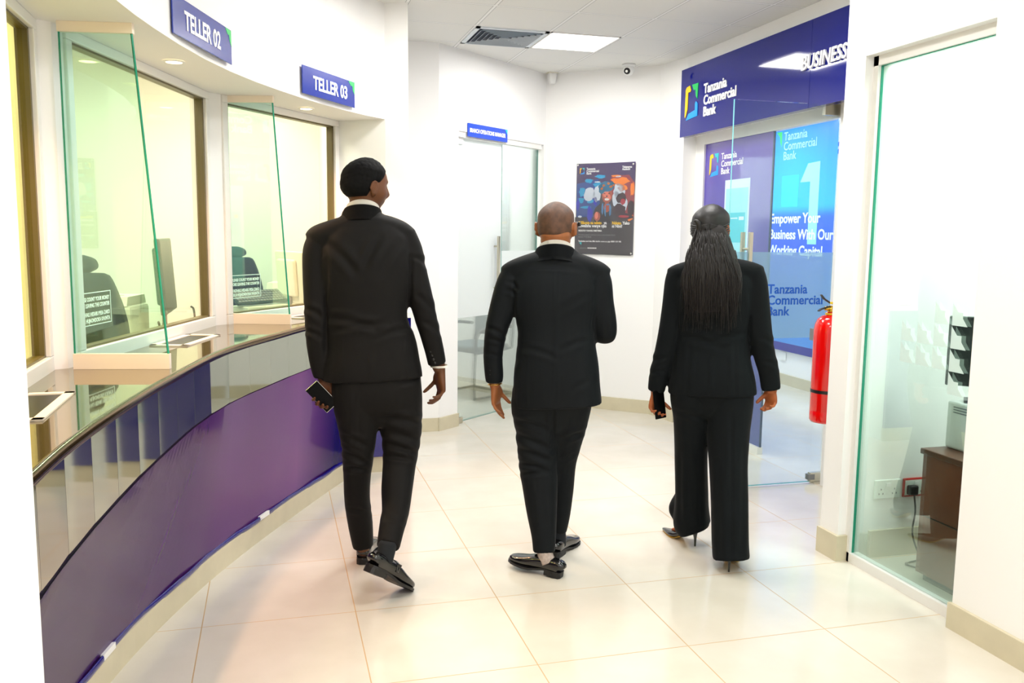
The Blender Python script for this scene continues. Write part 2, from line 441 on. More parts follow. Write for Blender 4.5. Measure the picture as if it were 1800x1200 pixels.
skirt('baseboard_room', [(2.76, 3.462), (5.2, 3.462)], side=1, h=.135)
skirt('baseboard_business', [tuple(e1), tuple(e0-de*3.4)], side=1, h=.11)
skirt('baseboard_manager', [tuple(mb[0]), tuple(mb[1])], side=1, h=.11)

# ------------------------------------------------------------------ curved counter
base_c = [(-.80, 1.2), (-.76, 1.7), (-.72, 2.2), (-.66, 2.72), (-.593, 3.072), (-.511, 3.376), (-.39, 3.734), (-.296, 3.978), (-.111, 4.394), (.232, 5.092), (.394, 5.39), (.52, 5.53)]
top_c = [(-.48, 1.2), (-.488, 1.6), (-.485, 1.95), (-.472, 2.25), (-.431, 2.64), (-.35, 3.18), (-.196, 3.91), (.05, 4.52), (.162, 4.78), (.42, 5.30), (.56, 5.53)]
YS = [1.2+i*.14 for i in range(31)]; YS[-1] = 5.4; YS += [5.53]
bx = lambda y: float(np.interp(y, [p[1] for p in base_s], [p[0] for p in base_s]))
tx = lambda y: float(np.interp(y, [p[1] for p in top_s], [p[0] for p in top_s]))
base_s = catmull([(*p, 0) for p in base_c], 6); top_s = catmull([(*p, 0) for p in top_c], 6)
TZ = 1.04
counter = thing('teller_counter', 'curved teller counter with dark polished top, mirrored upper panels and violet wrap below', 'counter', (0, 0, 0))
M_top = bpy.data.materials.new('polished_dark_worktop'); M_top.use_nodes = True
_b = M_top.node_tree.nodes['Principled BSDF']; _b.inputs['Base Color'].default_value = (*lin((150, 136, 104)), 1)
_b.inputs['Metallic'].default_value = .88; _b.inputs['Roughness'].default_value = .035
M_mirror = bpy.data.materials.new('smoked_mirror_panel'); M_mirror.use_nodes = True
_b = M_mirror.node_tree.nodes['Principled BSDF']; _b.inputs['Base Color'].default_value = (*lin((168, 172, 160)), 1)
_b.inputs['Metallic'].default_value = .95; _b.inputs['Roughness'].default_value = .05
M_trimd = pbr('bronze_nosing', (96, 76, 48), .12, metal=.9)

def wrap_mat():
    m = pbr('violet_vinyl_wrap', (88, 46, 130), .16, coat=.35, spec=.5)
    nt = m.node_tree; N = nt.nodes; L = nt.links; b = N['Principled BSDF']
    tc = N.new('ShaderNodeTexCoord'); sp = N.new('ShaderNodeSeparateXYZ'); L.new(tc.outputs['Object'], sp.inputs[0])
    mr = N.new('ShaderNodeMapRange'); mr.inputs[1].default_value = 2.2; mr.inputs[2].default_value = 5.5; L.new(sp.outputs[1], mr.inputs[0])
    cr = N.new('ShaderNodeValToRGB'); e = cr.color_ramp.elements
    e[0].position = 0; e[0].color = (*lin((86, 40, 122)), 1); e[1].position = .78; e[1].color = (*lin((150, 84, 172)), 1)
    x = cr.color_ramp.elements.new(.93); x.color = (*lin((22, 8, 120)), 1)  # navy end paints the dark suit's reflection into the wrap colour
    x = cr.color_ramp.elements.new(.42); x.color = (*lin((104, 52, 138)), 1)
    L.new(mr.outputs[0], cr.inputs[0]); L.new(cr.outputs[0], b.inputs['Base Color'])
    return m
M_wrap = wrap_mat(); M_navywrap = pbr('navy_vinyl_wrap', (14, 8, 112), .14, coat=.5)

# worktop slab with rounded nose
bm = B(); YT = [1.2+i*.072 for i in range(60)]+[5.45, 5.53]
inner = [(-.752, 1.2), (-.752, 1.62), (-.772, 3.392), (-.722, 3.42), (-.701, 3.492), (-.31, 4.85), (-.245, 4.905), (.42, 5.80), (.70, 5.60), (.60, 5.53)]
prism(bm, [(tx(y)-.008, y) for y in YT]+inner[::-1], 1.012, TZ)
obj('countertop', bm, M_top, counter)
bm = B()
loft(bm, [(tx(y)-.010, y, 1.024, .017, .017) for y in YT], n=12, hint=(0, 0, 1), exp=2.0)
obj('nosing', bm, M_trimd, counter, smooth=True)
# faceted mirror panels: nine-inch wide flat strips
def front_pt(y, t, off=0.):   # a point low on the leaning lower front
    z = 1.005*t
    x = bx(y)+(tx(y)-.03-bx(y))*t
    return (x+off, y, z)
wy = [1.2, 2.04, 2.32, 2.535, 2.815, 3.18, 3.48, 3.83, 4.1, 4.4, 4.92, 5.5]
wz = [.71, .732, .738, .745, .755, .765, .775, .777, .781, .784, .787, .80]
PY = [1.2+i*.215 for i in range(20)]+[5.40]
for y0, y1 in zip(PY, PY[1:]):
    bm = B(); y1 -= .0015
    xa, xb = tx(y0)-.03, tx(y1)-.03
    z0, z1 = (float(np.interp(q, wy, wz))-.006 for q in (y0, y1))
    v = [bm.verts.new(p) for p in ((xa, y0, z0), (xb, y1, z1), (xb, y1, 1.01), (xa, y0, 1.01), (xa-.012, y0, z0), (xb-.012, y1, z1), (xb-.012, y1, 1.01), (xa-.012, y0, 1.01))]
    for q in ((0, 1, 2, 3), (7, 6, 5, 4), (0, 4, 5, 1), (1, 5, 6, 2), (2, 6, 7, 3), (3, 7, 4, 0)): bm.faces.new([v[i] for i in q])
    bmesh.ops.recalc_face_normals(bm, faces=bm.faces)
    obj('mirror_panel', bm, M_mirror, counter)
# violet wrap, its upper edge sweeping up along the counter
bm = B(); NW = 90; rows = []
for i in range(NW+1):
    y = 1.2+(5.50-1.2)*i/NW; z1 = float(np.interp(y, wy, wz)); row = []
    for k in range(9):
        q = k/8; row.append(bm.verts.new(((bx(y)+.016)*(1-q)+(tx(y)-.024)*q, y, .105+(z1-.105)*q)))
    rows.append(row)
for i in range(NW):
    for k in range(8): bm.faces.new((rows[i][k], rows[i][k+1], rows[i+1][k+1], rows[i+1][k]))
bmesh.ops.solidify(bm, geom=bm.faces[:], thickness=-.003)
bmesh.ops.recalc_face_normals(bm, faces=bm.faces)
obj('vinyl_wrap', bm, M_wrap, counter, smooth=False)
bm = B(); yy = [1.2+i*.09 for i in range(48)]
loft(bm, [(bx(y)+.022+.006*math.sin(y*9), y, .112+.002*math.sin(y*23), .006, .014) for y in yy], n=8, hint=(1, 0, 0), exp=2)
obj('wrap_fold', bm, M_navywrap, counter, smooth=True)
for y in (3.06, 4.42):  # white tabs painting the bright reflections and gaps under the wrap
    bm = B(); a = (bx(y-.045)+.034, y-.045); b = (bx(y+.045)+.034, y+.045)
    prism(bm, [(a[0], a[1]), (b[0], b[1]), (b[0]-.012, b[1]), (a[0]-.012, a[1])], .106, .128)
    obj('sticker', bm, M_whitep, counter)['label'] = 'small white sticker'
bm = B(); prism(bm, [(bx(y)+.028, y) for y in yy+[5.47]]+[(bx(y)-.05, y) for y in (yy+[5.47])[::-1]], 0, .105)
obj('plinth', bm, M_base, counter)
bm = B(); box(bm, .50, 5.50, .105, .845, 5.528, 1.005); obj('end_panel', bm, M_navywrap, counter)
bm = B(); box(bm, .50, 5.485, 1.005, .85, 5.53, 1.04); obj('end_trim', bm, M_whitep, counter)

# trays let into the worktop under each window
def tray(cx, cyy, d, L_, W_, lab):
    Mx = frame_m((cx, cyy, TZ), d)
    # local x along the window, local z out to hall, y up
    t = thing('cash_tray', lab, 'tray', (0, 0, 0), group='cash trays in the worktop')
    bm = B(); q = .028
    for a in ((0, -W_, L_, -W_+q), (0, -q, L_, 0), (0, -W_, q, 0), (L_-q, -W_, L_, 0)):
        box(bm, a[0], .0005, -a[3], a[2], .006, -a[1], Mx)
    obj('tray_frame', bm, M_cream, t)
    bm = B(); box(bm, q, .0004, q, L_-q, .0016, W_-q, Mx); obj('tray_well', bm, M_black, t)
dW2 = Vector((W2[1][0]-W2[0][0], W2[1][1]-W2[0][1])).normalized(); dW3 = Vector((W3[1][0]-W3[0][0], W3[1][1]-W3[0][1])).normalized()
tray(-.525, 4.02, dW2, .42, .165, 'cream framed cash tray in front of the second teller window')
tray(-.745, 2.47, (-.01, 1), .42, .155, 'cream framed cash tray nearest the white pillar at left edge')
tray(.045, 5.23, dW3, .42, .165, 'cream framed cash tray in front of the farthest teller window')

# glass dividers standing on the worktop between the teller places
def divider(p0, p1, tp0, tp1, lab):
    t = thing('glass_divider', lab, 'glass screen', (0, 0, 0), group='glass dividers between the teller windows')
    def q(a, b, z): return (a[0], a[1], z), (b[0], b[1], z)
    d = (Vector(p1)-Vector(p0)).normalized(); n = Vector((-d.y, d.x))
    h = .012; CH = .056
    bm = B(); prism(bm, [tuple(Vector(p0)+n*h), tuple(Vector(p1)+n*h), tuple(Vector(p1)-n*h), tuple(Vector(p0)-n*h)], TZ+.0005, TZ+CH)
    obj('channel', bm, M_cream, t)
    dd = (Vector(tp1)-Vector(tp0)).normalized(); nn = Vector((-dd.y, dd.x))
    bm = B(); prism(bm, [tuple(Vector(tp0)+nn*h), tuple(Vector(tp1)+nn*h), tuple(Vector(tp1)-nn*h), tuple(Vector(tp0)-nn*h)], 2.215, SOF-.0005)
    obj('channel', bm, M_cream, t)
    bm = B(); e = .004
    def v(p, s, z, nn_): return bm.verts.new((p[0]+nn_.x*s, p[1]+nn_.y*s, z))
    P1b = Vector(p1)-d*.006; P1t = Vector(tp1)-dd*.006
    vv = [v(p0, e, TZ+CH-.002, n), v(P1b, e, TZ+CH-.002, n), v(P1t, e, 2.217, nn), v(tp0, e, 2.217, nn),
          v(p0, -e, TZ+CH-.002, n), v(P1b, -e, TZ+CH-.002, n), v(P1t, -e, 2.217, nn), v(tp0, -e, 2.217, nn)]
    for qd in ((3, 2, 1, 0), (4, 5, 6, 7), (0, 1, 5, 4), (2, 3, 7, 6), (3, 0, 4, 7)): bm.faces.new([vv[i] for i in qd])
    obj('pane', bm, M_fin, t)
    bm = B()
    m1 = Vector((P1b.x, P1b.y, TZ+CH-.002)); m2 = Vector((P1t.x, P1t.y, 2.217))
    loft(bm, [(*m1, .0042, .0030), (*m2, .0042, .0030)], n=4, exp=2)
    m1 = Vector((p0[0]+d.x*.003, p0[1]+d.y*.003, TZ+CH-.002)); m2 = Vector((tp0[0]+dd.x*.003, tp0[1]+dd.y*.003, 2.217))
    loft(bm, [(*m1, .003, .002), (*m2, .003, .002)], n=4, exp=2)
    obj('pane_edge', bm, M_edge, t)['label'] = 'bright green polished edge'
divider((-.697, 3.402), (-.367, 3.34), (-.697, 3.402), (-.450, 3.356), 'tall glass divider on cream channel between the first and second teller windows')
divider((-.222, 4.945), (.088, 4.845), (-.222, 4.945), (.022, 4.866), 'tall glass divider on cream channel beside the farthest teller window')

# recessed warm spots in the soffit
M_glow = pbr('warm_lamp_glass', (255, 236, 200), .4, emit=((255, 226, 170), 9))
for (x, y), lab in (((-.385, 4.03), 'warm recessed spot between the two glass dividers'), ((.205, 5.27), 'warm recessed spot over the farthest teller window'), ((-.60, 2.75), 'warm recessed spot over the nearest teller place')):
    t = thing('downlight', lab, 'ceiling light', (x, y, SOF), group='recessed spots in the teller soffit')
    bm = B(); 
    for k in range(28):
        a, b = 2*PI*k/28, 2*PI*(k+1)/28
        bm.faces.new([bm.verts.new((r*math.cos(c), r*math.sin(c), z)) for r, c, z in ((.034, a, -.006), (.034, b, -.006), (.046, b, -.001), (.046, a, -.001))])
    obj('trim_ring', bm, M_whitep, t)
    bm = B(); cyl(bm, (0, 0, -.0045), (0, 0, -.0005), .034, n=28); obj('lamp_lens', bm, M_glow, t)
    l = bpy.data.lights.new('spot_lamp', 'SPOT'); l.energy = 50; l.color = (1, .55, .30); l.spot_size = 2.3; l.spot_blend = .8; l.shadow_soft_size = .03
    o = bpy.data.objects.new('spot_lamp', l); o.location = (x, y, SOF-.03); C.objects.link(o)

# ------------------------------------------------------------------ signs
def logo(Mx, x, y, s, parent, z=.001, t=.004, cols=None):
    cols = cols or (M_yellow, M_green, M_blue)
    sh = ([(0, .06), (.02, .90), (.10, .97), (.34, 1.0), (.44, .86), (.40, .80), (.22, .80), (.20, .28), (.05, 0.03)],
          [(.52, 1.0), (1.0, 1.0), (.96, .52), (.84, .62), (.80, .82), (.66, .82)],
          [(.10, -.06), (1.0, .0), (1.0, .38), (.86, .46), (.80, .40), (.80, .20), (.30, .13)])
    for nm, p, m in zip(('logo_bracket', 'logo_corner', 'logo_foot'), sh, cols):
        bm = B(); prism(bm, [(x+a*s*.86, y+b*s) for a, b in p], z, z+t, Mx); obj(nm, bm, m, parent)

def teller_sign(txt, P0, P1, lab):
    Mx = frame_m((P0[0], P0[1], 2.272), (P1[0]-P0[0], P1[1]-P0[1])); L_ = math.hypot(P1[0]-P0[0], P1[1]-P0[1])
    Mx = Mx @ Matrix.Translation((0, 0, .010))
    t = thing('teller_sign', lab, 'sign', (0, 0, 0), group='teller number signs')
    bm = B(); box(bm, 0, 0, -.003, L_, .147, .003, Mx, .0015); obj('board', bm, M_navy, t)
    for s in (.06, L_-.06):
        bm = B(); cyl(bm, Mx @ Vector((s, .07, -.03)), Mx @ Vector((s, .07, -.002)), .008, n=10); obj('standoff', bm, M_steel, t)
    lettering('lettering', txt, Mx, .105, .038, .098, M_white_let, t, bold=.0022, xs=.86, z=.0045)
    bm = B(); prism(bm, [(L_-.075, .144), (L_-.004, .144), (L_-.004, .075), (L_-.026, .098), (L_-.030, .120), (L_-.050, .122)], .0032, .0042, Mx); obj('corner_mark', bm, M_green, t)
teller_sign('TELLER 02', (-.352, 3.575), (-.168, 4.165), 'navy sign lettered TELLER 02, cut by the top of the picture')
teller_sign('TELLER 03', (.162, 4.862), (.478, 5.338), 'navy sign lettered TELLER 03, hung above the head of the tallest man')

Mx = frame_m((1.495, 6.817, 2.302), tuple(d1)) @ Matrix.Translation((0, 0, .006))
t = thing('branch_sign', 'small blue sign lettered BRANCH OPERATIONS MANAGER above the frosted glass door', 'sign', (0, 0, 0))
bm = B(); box(bm, 0, 0, -.003, .538, .104, .003, Mx); obj('board', bm, pbr('bright_blue_board', (18, 70, 200), .25), t)
lettering('lettering', 'BRANCH OPERATIONS MANAGER', Mx, .022, .036, .044, M_white_let, t, bold=.0012, xs=.715, z=.0045)
bm = B(); prism(bm, [(.50, .102), (.536, .102), (.536, .062), (.524, .076)], .0032, .0042, Mx); obj('corner_mark', bm, M_teal, t)

# business fascia
Mf = frame_m((3.15, 6.462, 2.320), (0, -1))
t = thing('fascia_sign', 'long glossy navy fascia lettered Tanzania Commercial Bank and BUSINESS above the glass entrance', 'sign', (0, 0, 0))
bm = B(); box(bm, 0, 0, -.05, 1.735, .520, 0, Mf); box(bm, 1.738, 0, -.05, 2.86, .520, 0, Mf); obj('board', bm, M_navy_f, t)
logo(Mf, .085, .135, .245, t)
for k, s in enumerate(('Tanzania', 'Commercial', 'Bank')):
    lettering('lettering', s, Mf, .392, .286-k*.084, .098, M_white_let, t, bold=.0026, ext=.003, xs=.99, z=.004)
lettering('lettering', 'BUSINESS', Mf, 1.655, .232, .118, M_white_let, t, bold=.0018, ext=.006, xs=.90, z=.010, shear=.12)

# ------------------------------------------------------------------ storefront glass with print, door, fittings
t = thing('window_5', 'printed storefront glass', 'w', kind='structure'); del t['category']
Mg = frame_m((3.33, 6.49, 0), (0, -1))   # x: 0 at y=6.49, z out to hall
bm = B()
box(bm, 0, 0, -.03, .145, 2.34, .02, Mg); box(bm, .145, 2.262, -.03, 1.89, 2.34, .02, Mg); box(bm, .145, 0, -.02, 1.118, .052, .02, Mg)
obj('window_frame', bm, M_alu, t)
def print_mat():
    m = pbr('violet_blue_window_print', (90, 84, 176), .10, coat=.5)
    nt = m.node_tree; N = nt.nodes; L = nt.links; b = N['Principled BSDF']
    tc = N.new('ShaderNodeTexCoord'); sp = N.new('ShaderNodeSeparateXYZ'); L.new(tc.outputs['Object'], sp.inputs[0])
    mr = N.new('ShaderNodeMapRange'); mr.inputs[1].default_value = 0; mr.inputs[2].default_value = 2.2; L.new(sp.outputs[2], mr.inputs[0])
    cr = N.new('ShaderNodeValToRGB'); e = cr.color_ramp.elements
    e[0].position = 0; e[0].color = (*lin((58, 84, 150)), 1); e[1].position = 1; e[1].color = (*lin((86, 66, 168)), 1)
    L.new(mr.outputs[0], cr.inputs[0]); L.new(cr.outputs[0], b.inputs['Base Color']); return m
bm = B(); box(bm, .145, .052, -.005, 1.122, 2.262, .005, Mg); obj('printed_pane', bm, print_mat(), t)
bm = B(); box(bm, 1.112, .052, -.006, 1.124, 2.262, .006, Mg); obj('pane_edge', bm, pbr('dark_glass_edge', (18, 60, 96), .2), t)
logo(Mg, .215, 2.015, .165, t, z=.0055, t=.001, cols=(M_yellow, M_teal, M_blue))
for k, s in enumerate(('Tanzania', 'Commercial', 'Bank')):
    lettering('lettering', s, Mg, .40, 2.128-k*.056, .066, M_white_let, t, bold=.0012, ext=.0003, xs=.99, z=.0062)
M_cyan = pbr('pale_cyan_print', (150, 222, 236), .3); M_cyan2 = pbr('turquoise_print', (64, 196, 214), .3); M_pale = pbr('pale_blue_print', (206, 228, 246), .3)
bm = B(); box(bm, .475, 1.02, .0052, .835, 1.965, .0060, Mg); obj('phone_print', bm, M_pale, t)
bm = B(); box(bm, .495, 1.06, .0062, .815, 1.90, .0066, Mg); obj('screen_print', bm, M_cyan, t)
bm = B(); box(bm, .515, 1.50, .0068, .785, 1.72, .0072, Mg); obj('card_print', bm, M_cyan2, t)
bm = B(); box(bm, .53, 1.665, .0074, .56, 1.695, .0077, Mg); obj('chip_print', bm, M_yellow, t)
bm = B(); box(bm, .58, 1.675, .0074, .68, 1.683, .0077, Mg); box(bm, .70, 1.665, .0074, .77, 1.69, .0077, Mg); obj('card_marks', bm, M_pale, t)

door = thing('door_2', 'open frameless glass door of the business hall', 'd', (0, 0, 0), kind='structure'); del door['category']
Md = frame_m((2.607, 4.65, 0), (1, 0))
bm = B(); box(bm, 0, .014, -.005, .715, 2.335, .005, Md); obj('pane', bm, M_door, door)
bm = B(); box(bm, -.0015, .014, -.005, .0, 2.335, .005, Md); box(bm, 0, .0105, -.005, .715, .014, .005, Md); obj('pane_edge', bm, pbr('aqua_glass_edge', (120, 200, 205), .2), door)
bm = B(); box(bm, .001, .93, .0055, .714, 1.453, .0062, Md); obj('frosted_band', bm, M_frost2, door)
M_dblue = pbr('mid_blue_lettering', (10, 84, 178), .4)
for k, s in enumerate(('Tanzania', 'Commercial', 'Bank')):
    lettering('lettering', s, Md, .272, 1.204-k*.067, .079, M_dblue, door, bold=.0018, ext=.0004, xs=.99, z=.0070)
bm = B()
for zs in (.045, -.045):
    box(bm, .120-.011, 1.08, zs-.011, .120+.011, 1.57, zs+.011, Md, .002)
for hh in (1.16, 1.47): cyl(bm, Md @ Vector((.120, hh, -.045)), Md @ Vector((.120, hh, .045)), .008, n=12)
obj('door_handle', bm, M_steel, door)
bm = B(); box(bm, .60, 2.272, -.016, .722, 2.336, .016, Md, .002); obj('top_hinge', bm, M_steel, door)
bm = B(); box(bm, .635, .012, -.016, .722, .070, .016, Md, .002); box(bm, .66, 0, -.03, .74, .011, .03, Md); obj('floor_hinge', bm, pbr('satin_nickel', (205, 200, 182), .35, metal=.4), door)
bm = B(); box(bm, .62, .026, -.0175, .665, .060, .0175, Md); obj('hinge_cover', bm, M_grey, door)

# banner on the far wall of the business hall
Mb = frame_m((5.184, 8.76, .357), (0, -1))
t = thing('wall_banner', 'large blue wall banner reading Empower Your Business With Our Working Capital beyond the glass door', 'banner', (0, 0, 0))
def banner_mat():
    m = pbr('blue_banner_print', (0, 140, 235), .35)
    nt = m.node_tree; N = nt.nodes; L = nt.links; b = N['Principled BSDF']
    tc = N.new('ShaderNodeTexCoord'); sp = N.new('ShaderNodeSeparateXYZ'); L.new(tc.outputs['Object'], sp.inputs[0])
    mr = N.new('ShaderNodeMapRange'); mr.inputs[1].default_value = .3; mr.inputs[2].default_value = 2.9; L.new(sp.outputs[2], mr.inputs[0])
    cr = N.new('ShaderNodeValToRGB'); e = cr.color_ramp.elements
    e[0].position = 0; e[0].color = (*lin((70, 150, 220)), 1); e[1].position = 1; e[1].color = (*lin((0, 112, 214)), 1)
    for p, c in ((.45, (0, 84, 220)), (.56, (0, 96, 226)), (.60, (0, 170, 240)), (.78, (0, 150, 232))):
        x = cr.color_ramp.elements.new(p); x.color = (*lin(c), 1)
    L.new(mr.outputs[0], cr.inputs[0]); L.new(cr.outputs[0], b.inputs['Base Color']); return m
BW, BH = 1.72, 2.395
bm = B(); box(bm, 0, 0, 0, BW, BH, .012, Mb); obj('banner_sheet', bm, banner_mat(), t)
bm = B(); box(bm, 0, -.0005, .0122, BW, .085, .0135, Mb); obj('bottom_band', bm, pbr('deep_blue_print', (10, 30, 140), .4), t)
M_bl = pbr('banner_lettering', (226, 240, 252), .4)
for k, s in enumerate(('Empower Your', 'Business With Our', 'Working Capital')):
    lettering('lettering', s, Mb, .41, 1.335-k*.165, .142, M_bl, t, bold=.0030, ext=.001, xs=1.0, z=.014)
M_sbl = pbr('soft_banner_lettering', (150, 205, 240), .4)
for k, s in enumerate(('Tanzania', 'Commercial', 'Bank')):
    lettering('lettering', s, Mb, .60, 2.185-k*.100, .122, M_sbl, t, bold=.001, ext=.001, xs=.96, z=.014)
bm = B(); prism(bm, [(.46, 2.28), (.56, 2.28), (.56, 2.12), (.53, 2.17), (.52, 2.23)], .0125, .0135, Mb); obj('logo_corner', bm, M_green, t)
bm = B(); prism(bm, [(.93, 1.74), (1.05, 1.92), (1.25, 1.93), (1.25, 1.12), (1.10, 1.12), (1.10, 1.74)], .0125, .0135, Mb); obj('numeral_print', bm, pbr('pale_yellow_print', (140, 215, 200), .4), t)
bm = B(); box(bm, .60, 1.50, .0125, .90, 1.82, .0133, Mb); obj('tile_print', bm, pbr('aqua_print', (0, 190, 226), .4), t)
bm = B(); box(bm, 5.188, 7.96, .255, 5.198, 8.06, .34); tag(obj('wall_switch', bm, M_whitep), 'white wall socket plate under the blue banner in the business hall', 'switch')

# ------------------------------------------------------------------ manager's glass front
t = thing('door_1', 'frosted glass door and side panel of the manager room', 'd', kind='structure'); del t['category']
Mm = frame_m((H1.x, H1.y, 0), tuple(d1)) @ Matrix.Translation((0, 0, -.05))
bm = B(); box(bm, -.015, 2.292, -.03, 1.20, 2.335, .04, Mm); obj('header_channel', bm, M_alu, t)
bm = B(); box(bm, 0, .012, -.005, .640, 2.29, .005, Mm); obj('door_pane', bm, M_clear, t)
bm = B(); box(bm, .001, .866, .0055, .639, 2.289, .0062, Mm); obj('frosted_film', bm, M_frostm, t)
bm = B(); box(bm, .650, .006, -.005, 1.19, 2.29, .005, Mm); obj('side_pane', bm, M_clear, t)
bm = B(); box(bm, .651, .95, .0055, 1.189, 1.40, .0062, Mm); obj('frosted_band', bm, M_frostm, t)
bm = B()
for x in (.6405, .6480): box(bm, x, .012, -.005, x+.0015, 2.29, .005, Mm)
box(bm, 1.19, .0, -.008, 1.194, 2.29, .008, Mm); box(bm, 0, .0105, -.005, .64, .0125, .005, Mm)
obj('pane_edge', bm, pbr('grey_green_edge', (120, 168, 158), .3), t)
bm = B()
for zs in (.05, -.05): box(bm, .535, 1.0, zs-.010, .557, 1.525, zs+.010, Mm, .002)
for hh in (1.09, 1.44): cyl(bm, Mm @ Vector((.546, hh, -.05)), Mm @ Vector((.546, hh, .05)), .007, n=12)
obj('door_handle', bm, M_steel, t)
bm = B(); box(bm, -.012, .0, -.02, .11, .05, .02, Mm, .002); obj('floor_hinge', bm, M_steel, t)
bm = B(); box(bm, -.012, 2.24, -.02, .10, 2.292, .02, Mm, .002); obj('top_hinge', bm, M_whitep, t)

# ------------------------------------------------------------------ framed poster
PW_, PH_ = .535, .788
Mp = frame_m((2.604+.0, 7.341, 1.375), tuple(d2)) @ Matrix.Translation((0, 0, .012))
t = thing('bank_poster', 'glossy dark poster of a smiling woman in a head wrap on the white wall', 'poster', (0, 0, 0))
bm = B(); box(bm, 0, 0, -.004, PW_, PH_, .0, Mp); obj('backing', bm, pbr('poster_dark_ground', (52, 50, 66), .12, coat=.6), t)
def pu(x, y): return ((x-88)/632*PW_, (1112-y)/1005*PH_)
def shape(name, pts, col, lay, raw=False):
    bm = B(); p = [pu(*q) for q in pts]; prism(bm, p, .0003+lay*.00022, .0004+lay*.00022, Mp)
    return obj(name, bm, pbr(name+'_print', col, .2), t)
def blob(bm, cx, cy, rx, ry, lay, n=14, jag=.12):
    p = []
    for k in range(n):
        a = 2*PI*k/n; r = 1+random.uniform(-jag, jag); q = pu(cx+rx*r*math.cos(a), cy+ry*r*math.sin(a))
        p.append((min(max(q[0], .001), PW_-.001), min(max(q[1], .001), PH_-.001)))
    prism(bm, p, .0003+lay*.00022, .0004+lay*.00022, Mp)
def blobs(name, L_, col, lay, jag=.12):
    m = pbr(name+'_print', col, .2)
    for b in L_:
        bm = B(); blob(bm, *b, lay, jag=jag); obj(name, bm, m, t)
shape('violet_sky', [(92, 115), (724, 100), (722, 420), (400, 330), (92, 480)], (64, 48, 96), 1)
shape('blue_street', [(95, 330), (330, 280), (360, 640), (240, 740), (95, 700)], (16, 70, 150), 2)
shape('orange_market', [(470, 250), (660, 240), (722, 330), (718, 700), (600, 700), (470, 420)], (150, 50, 60), 2)
blobs('cyan_light', [(150, 420, 34, 60), (140, 510, 40, 30), (330, 350, 60, 34), (250, 520, 40, 24), (200, 590, 60, 12), (350, 250, 60, 20), (230, 300, 40, 24)], (10, 160, 214), 3, .3)
blobs('white_glow', [(230, 450, 60, 80), (320, 440, 40, 90), (560, 420, 70, 90), (530, 500, 50, 90), (610, 560, 40, 80), (135, 692, 22, 12), (545, 255, 30, 8), (320, 312, 30, 7)], (214, 226, 240), 4, .16)
blobs('orange_glow', [(560, 310, 90, 40), (600, 380, 50, 40), (700, 400, 24, 70), (520, 250, 50, 12), (680, 700, 34, 40)], (250, 130, 30), 4, .3)
blobs('deep_blue_light', [(245, 660, 30, 80), (110, 560, 20, 60), (300, 520, 20, 50)], (24, 40, 190), 4, .2)
shape('dark_counter', [(80, 700), (700, 690), (700, 1118), (82, 1105)], (48, 44, 52), 3)
blobs('second_figure', [(585, 490, 55, 60), (560, 620, 70, 70), (620, 690, 90, 40), (690, 600, 40, 90)], (50, 20, 40), 5)
blobs('rosy_cheek', [(600, 530, 26, 34), (610, 690, 60, 14)], (180, 50, 66), 6)
shape('dark_blouse', [(300, 600), (360, 545), (420, 560), (470, 560), (480, 620), (470, 760), (290, 760), (285, 660)], (24, 22, 40), 6)
blobs('warm_skin', [(428, 455, 58, 92), (430, 590, 36, 56), (325, 690, 36, 52)], (170, 80, 60), 7, .03)
blobs('face_light', [(412, 430, 34, 50), (445, 480, 24, 34), (318, 680, 18, 40)], (236, 130, 110), 8, .06)
blobs('smile', [(428, 504, 26, 13), (424, 498, 20, 8)], (250, 240, 236), 9, .03)
blobs('eye_marks', [(400, 440, 12, 5), (452, 440, 12, 5), (427, 470, 8, 10)], (70, 26, 30), 9, .03)
blobs('head_wrap', [(420, 365, 84, 62), (370, 400, 34, 40), (480, 350, 30, 40)], (30, 110, 150), 9, .12)
blobs('wrap_pattern', [(390, 350, 16, 14), (440, 330, 16, 14), (470, 365, 16, 14), (370, 385, 14, 12), (500, 350, 12, 12)], (190, 110, 50), 10, .3)
blobs('beads', [(382, 610, 12, 60), (412, 630, 10, 60), (466, 620, 12, 64), (440, 560, 20, 10)], (70, 130, 180), 10, .2)
logo(Mp, pu(122, 225)[0], pu(122, 222)[1], .052, t, z=.0012, t=.0003, cols=(M_yellow, M_teal, M_blue))
def ptxt(s, x, y, size, m, xs=.9, bold=.0008, space=1): 
    q = pu(x, y); lettering('poster_text', s, Mp, q[0], q[1], size, m, t, bold=bold, ext=.0002, xs=xs, z=.0026, space=space)
for k, s in enumerate(('Tanzania', 'Commercial', 'Bank')): ptxt(s, 198, 178+k*25, .026, M_white_let)
ptxt('Tabasamu', 585, 164, .024, M_white_let); ptxt('Asubuhi', 585, 188, .024, M_white_let)
ptxt('Nilikuwa na ndoto', 122, 776, .036, M_yellow, .80, .0014); ptxt('ya', 402, 776, .036, M_white_let, .80, .0014)
ptxt('kuwalisha wenye njaa', 122, 810, .036, M_white_let, .84, .0014)
ptxt('Ndoto', 490, 778, .036, M_yellow, .86, .0014); ptxt('Yako', 604, 778, .036, M_white_let, .86, .0014); ptxt('ni Nini?', 490, 812, .036, M_white_let, .86, .0014)
ptxt('NDOTO YANGU IMETIMIA', 122, 858, .020, M_white_let, .92); ptxt('Tunakukaribisha utimize ndoto zako kupitia Benki', 122, 902, .018, M_grey, .95, .0002); ptxt('kutoka TCB Bank', 122, 926, .018, M_grey, .95, .0002)
ptxt('Tembelea tawi letu lililo karibu nawe au piga 0800 110 140.', 122, 974, .018, M_white_let, .93, .0006)
ptxt('tcbbank.co.tz', 140, 1050, .016, M_grey, .9, .0002)
bm = B()
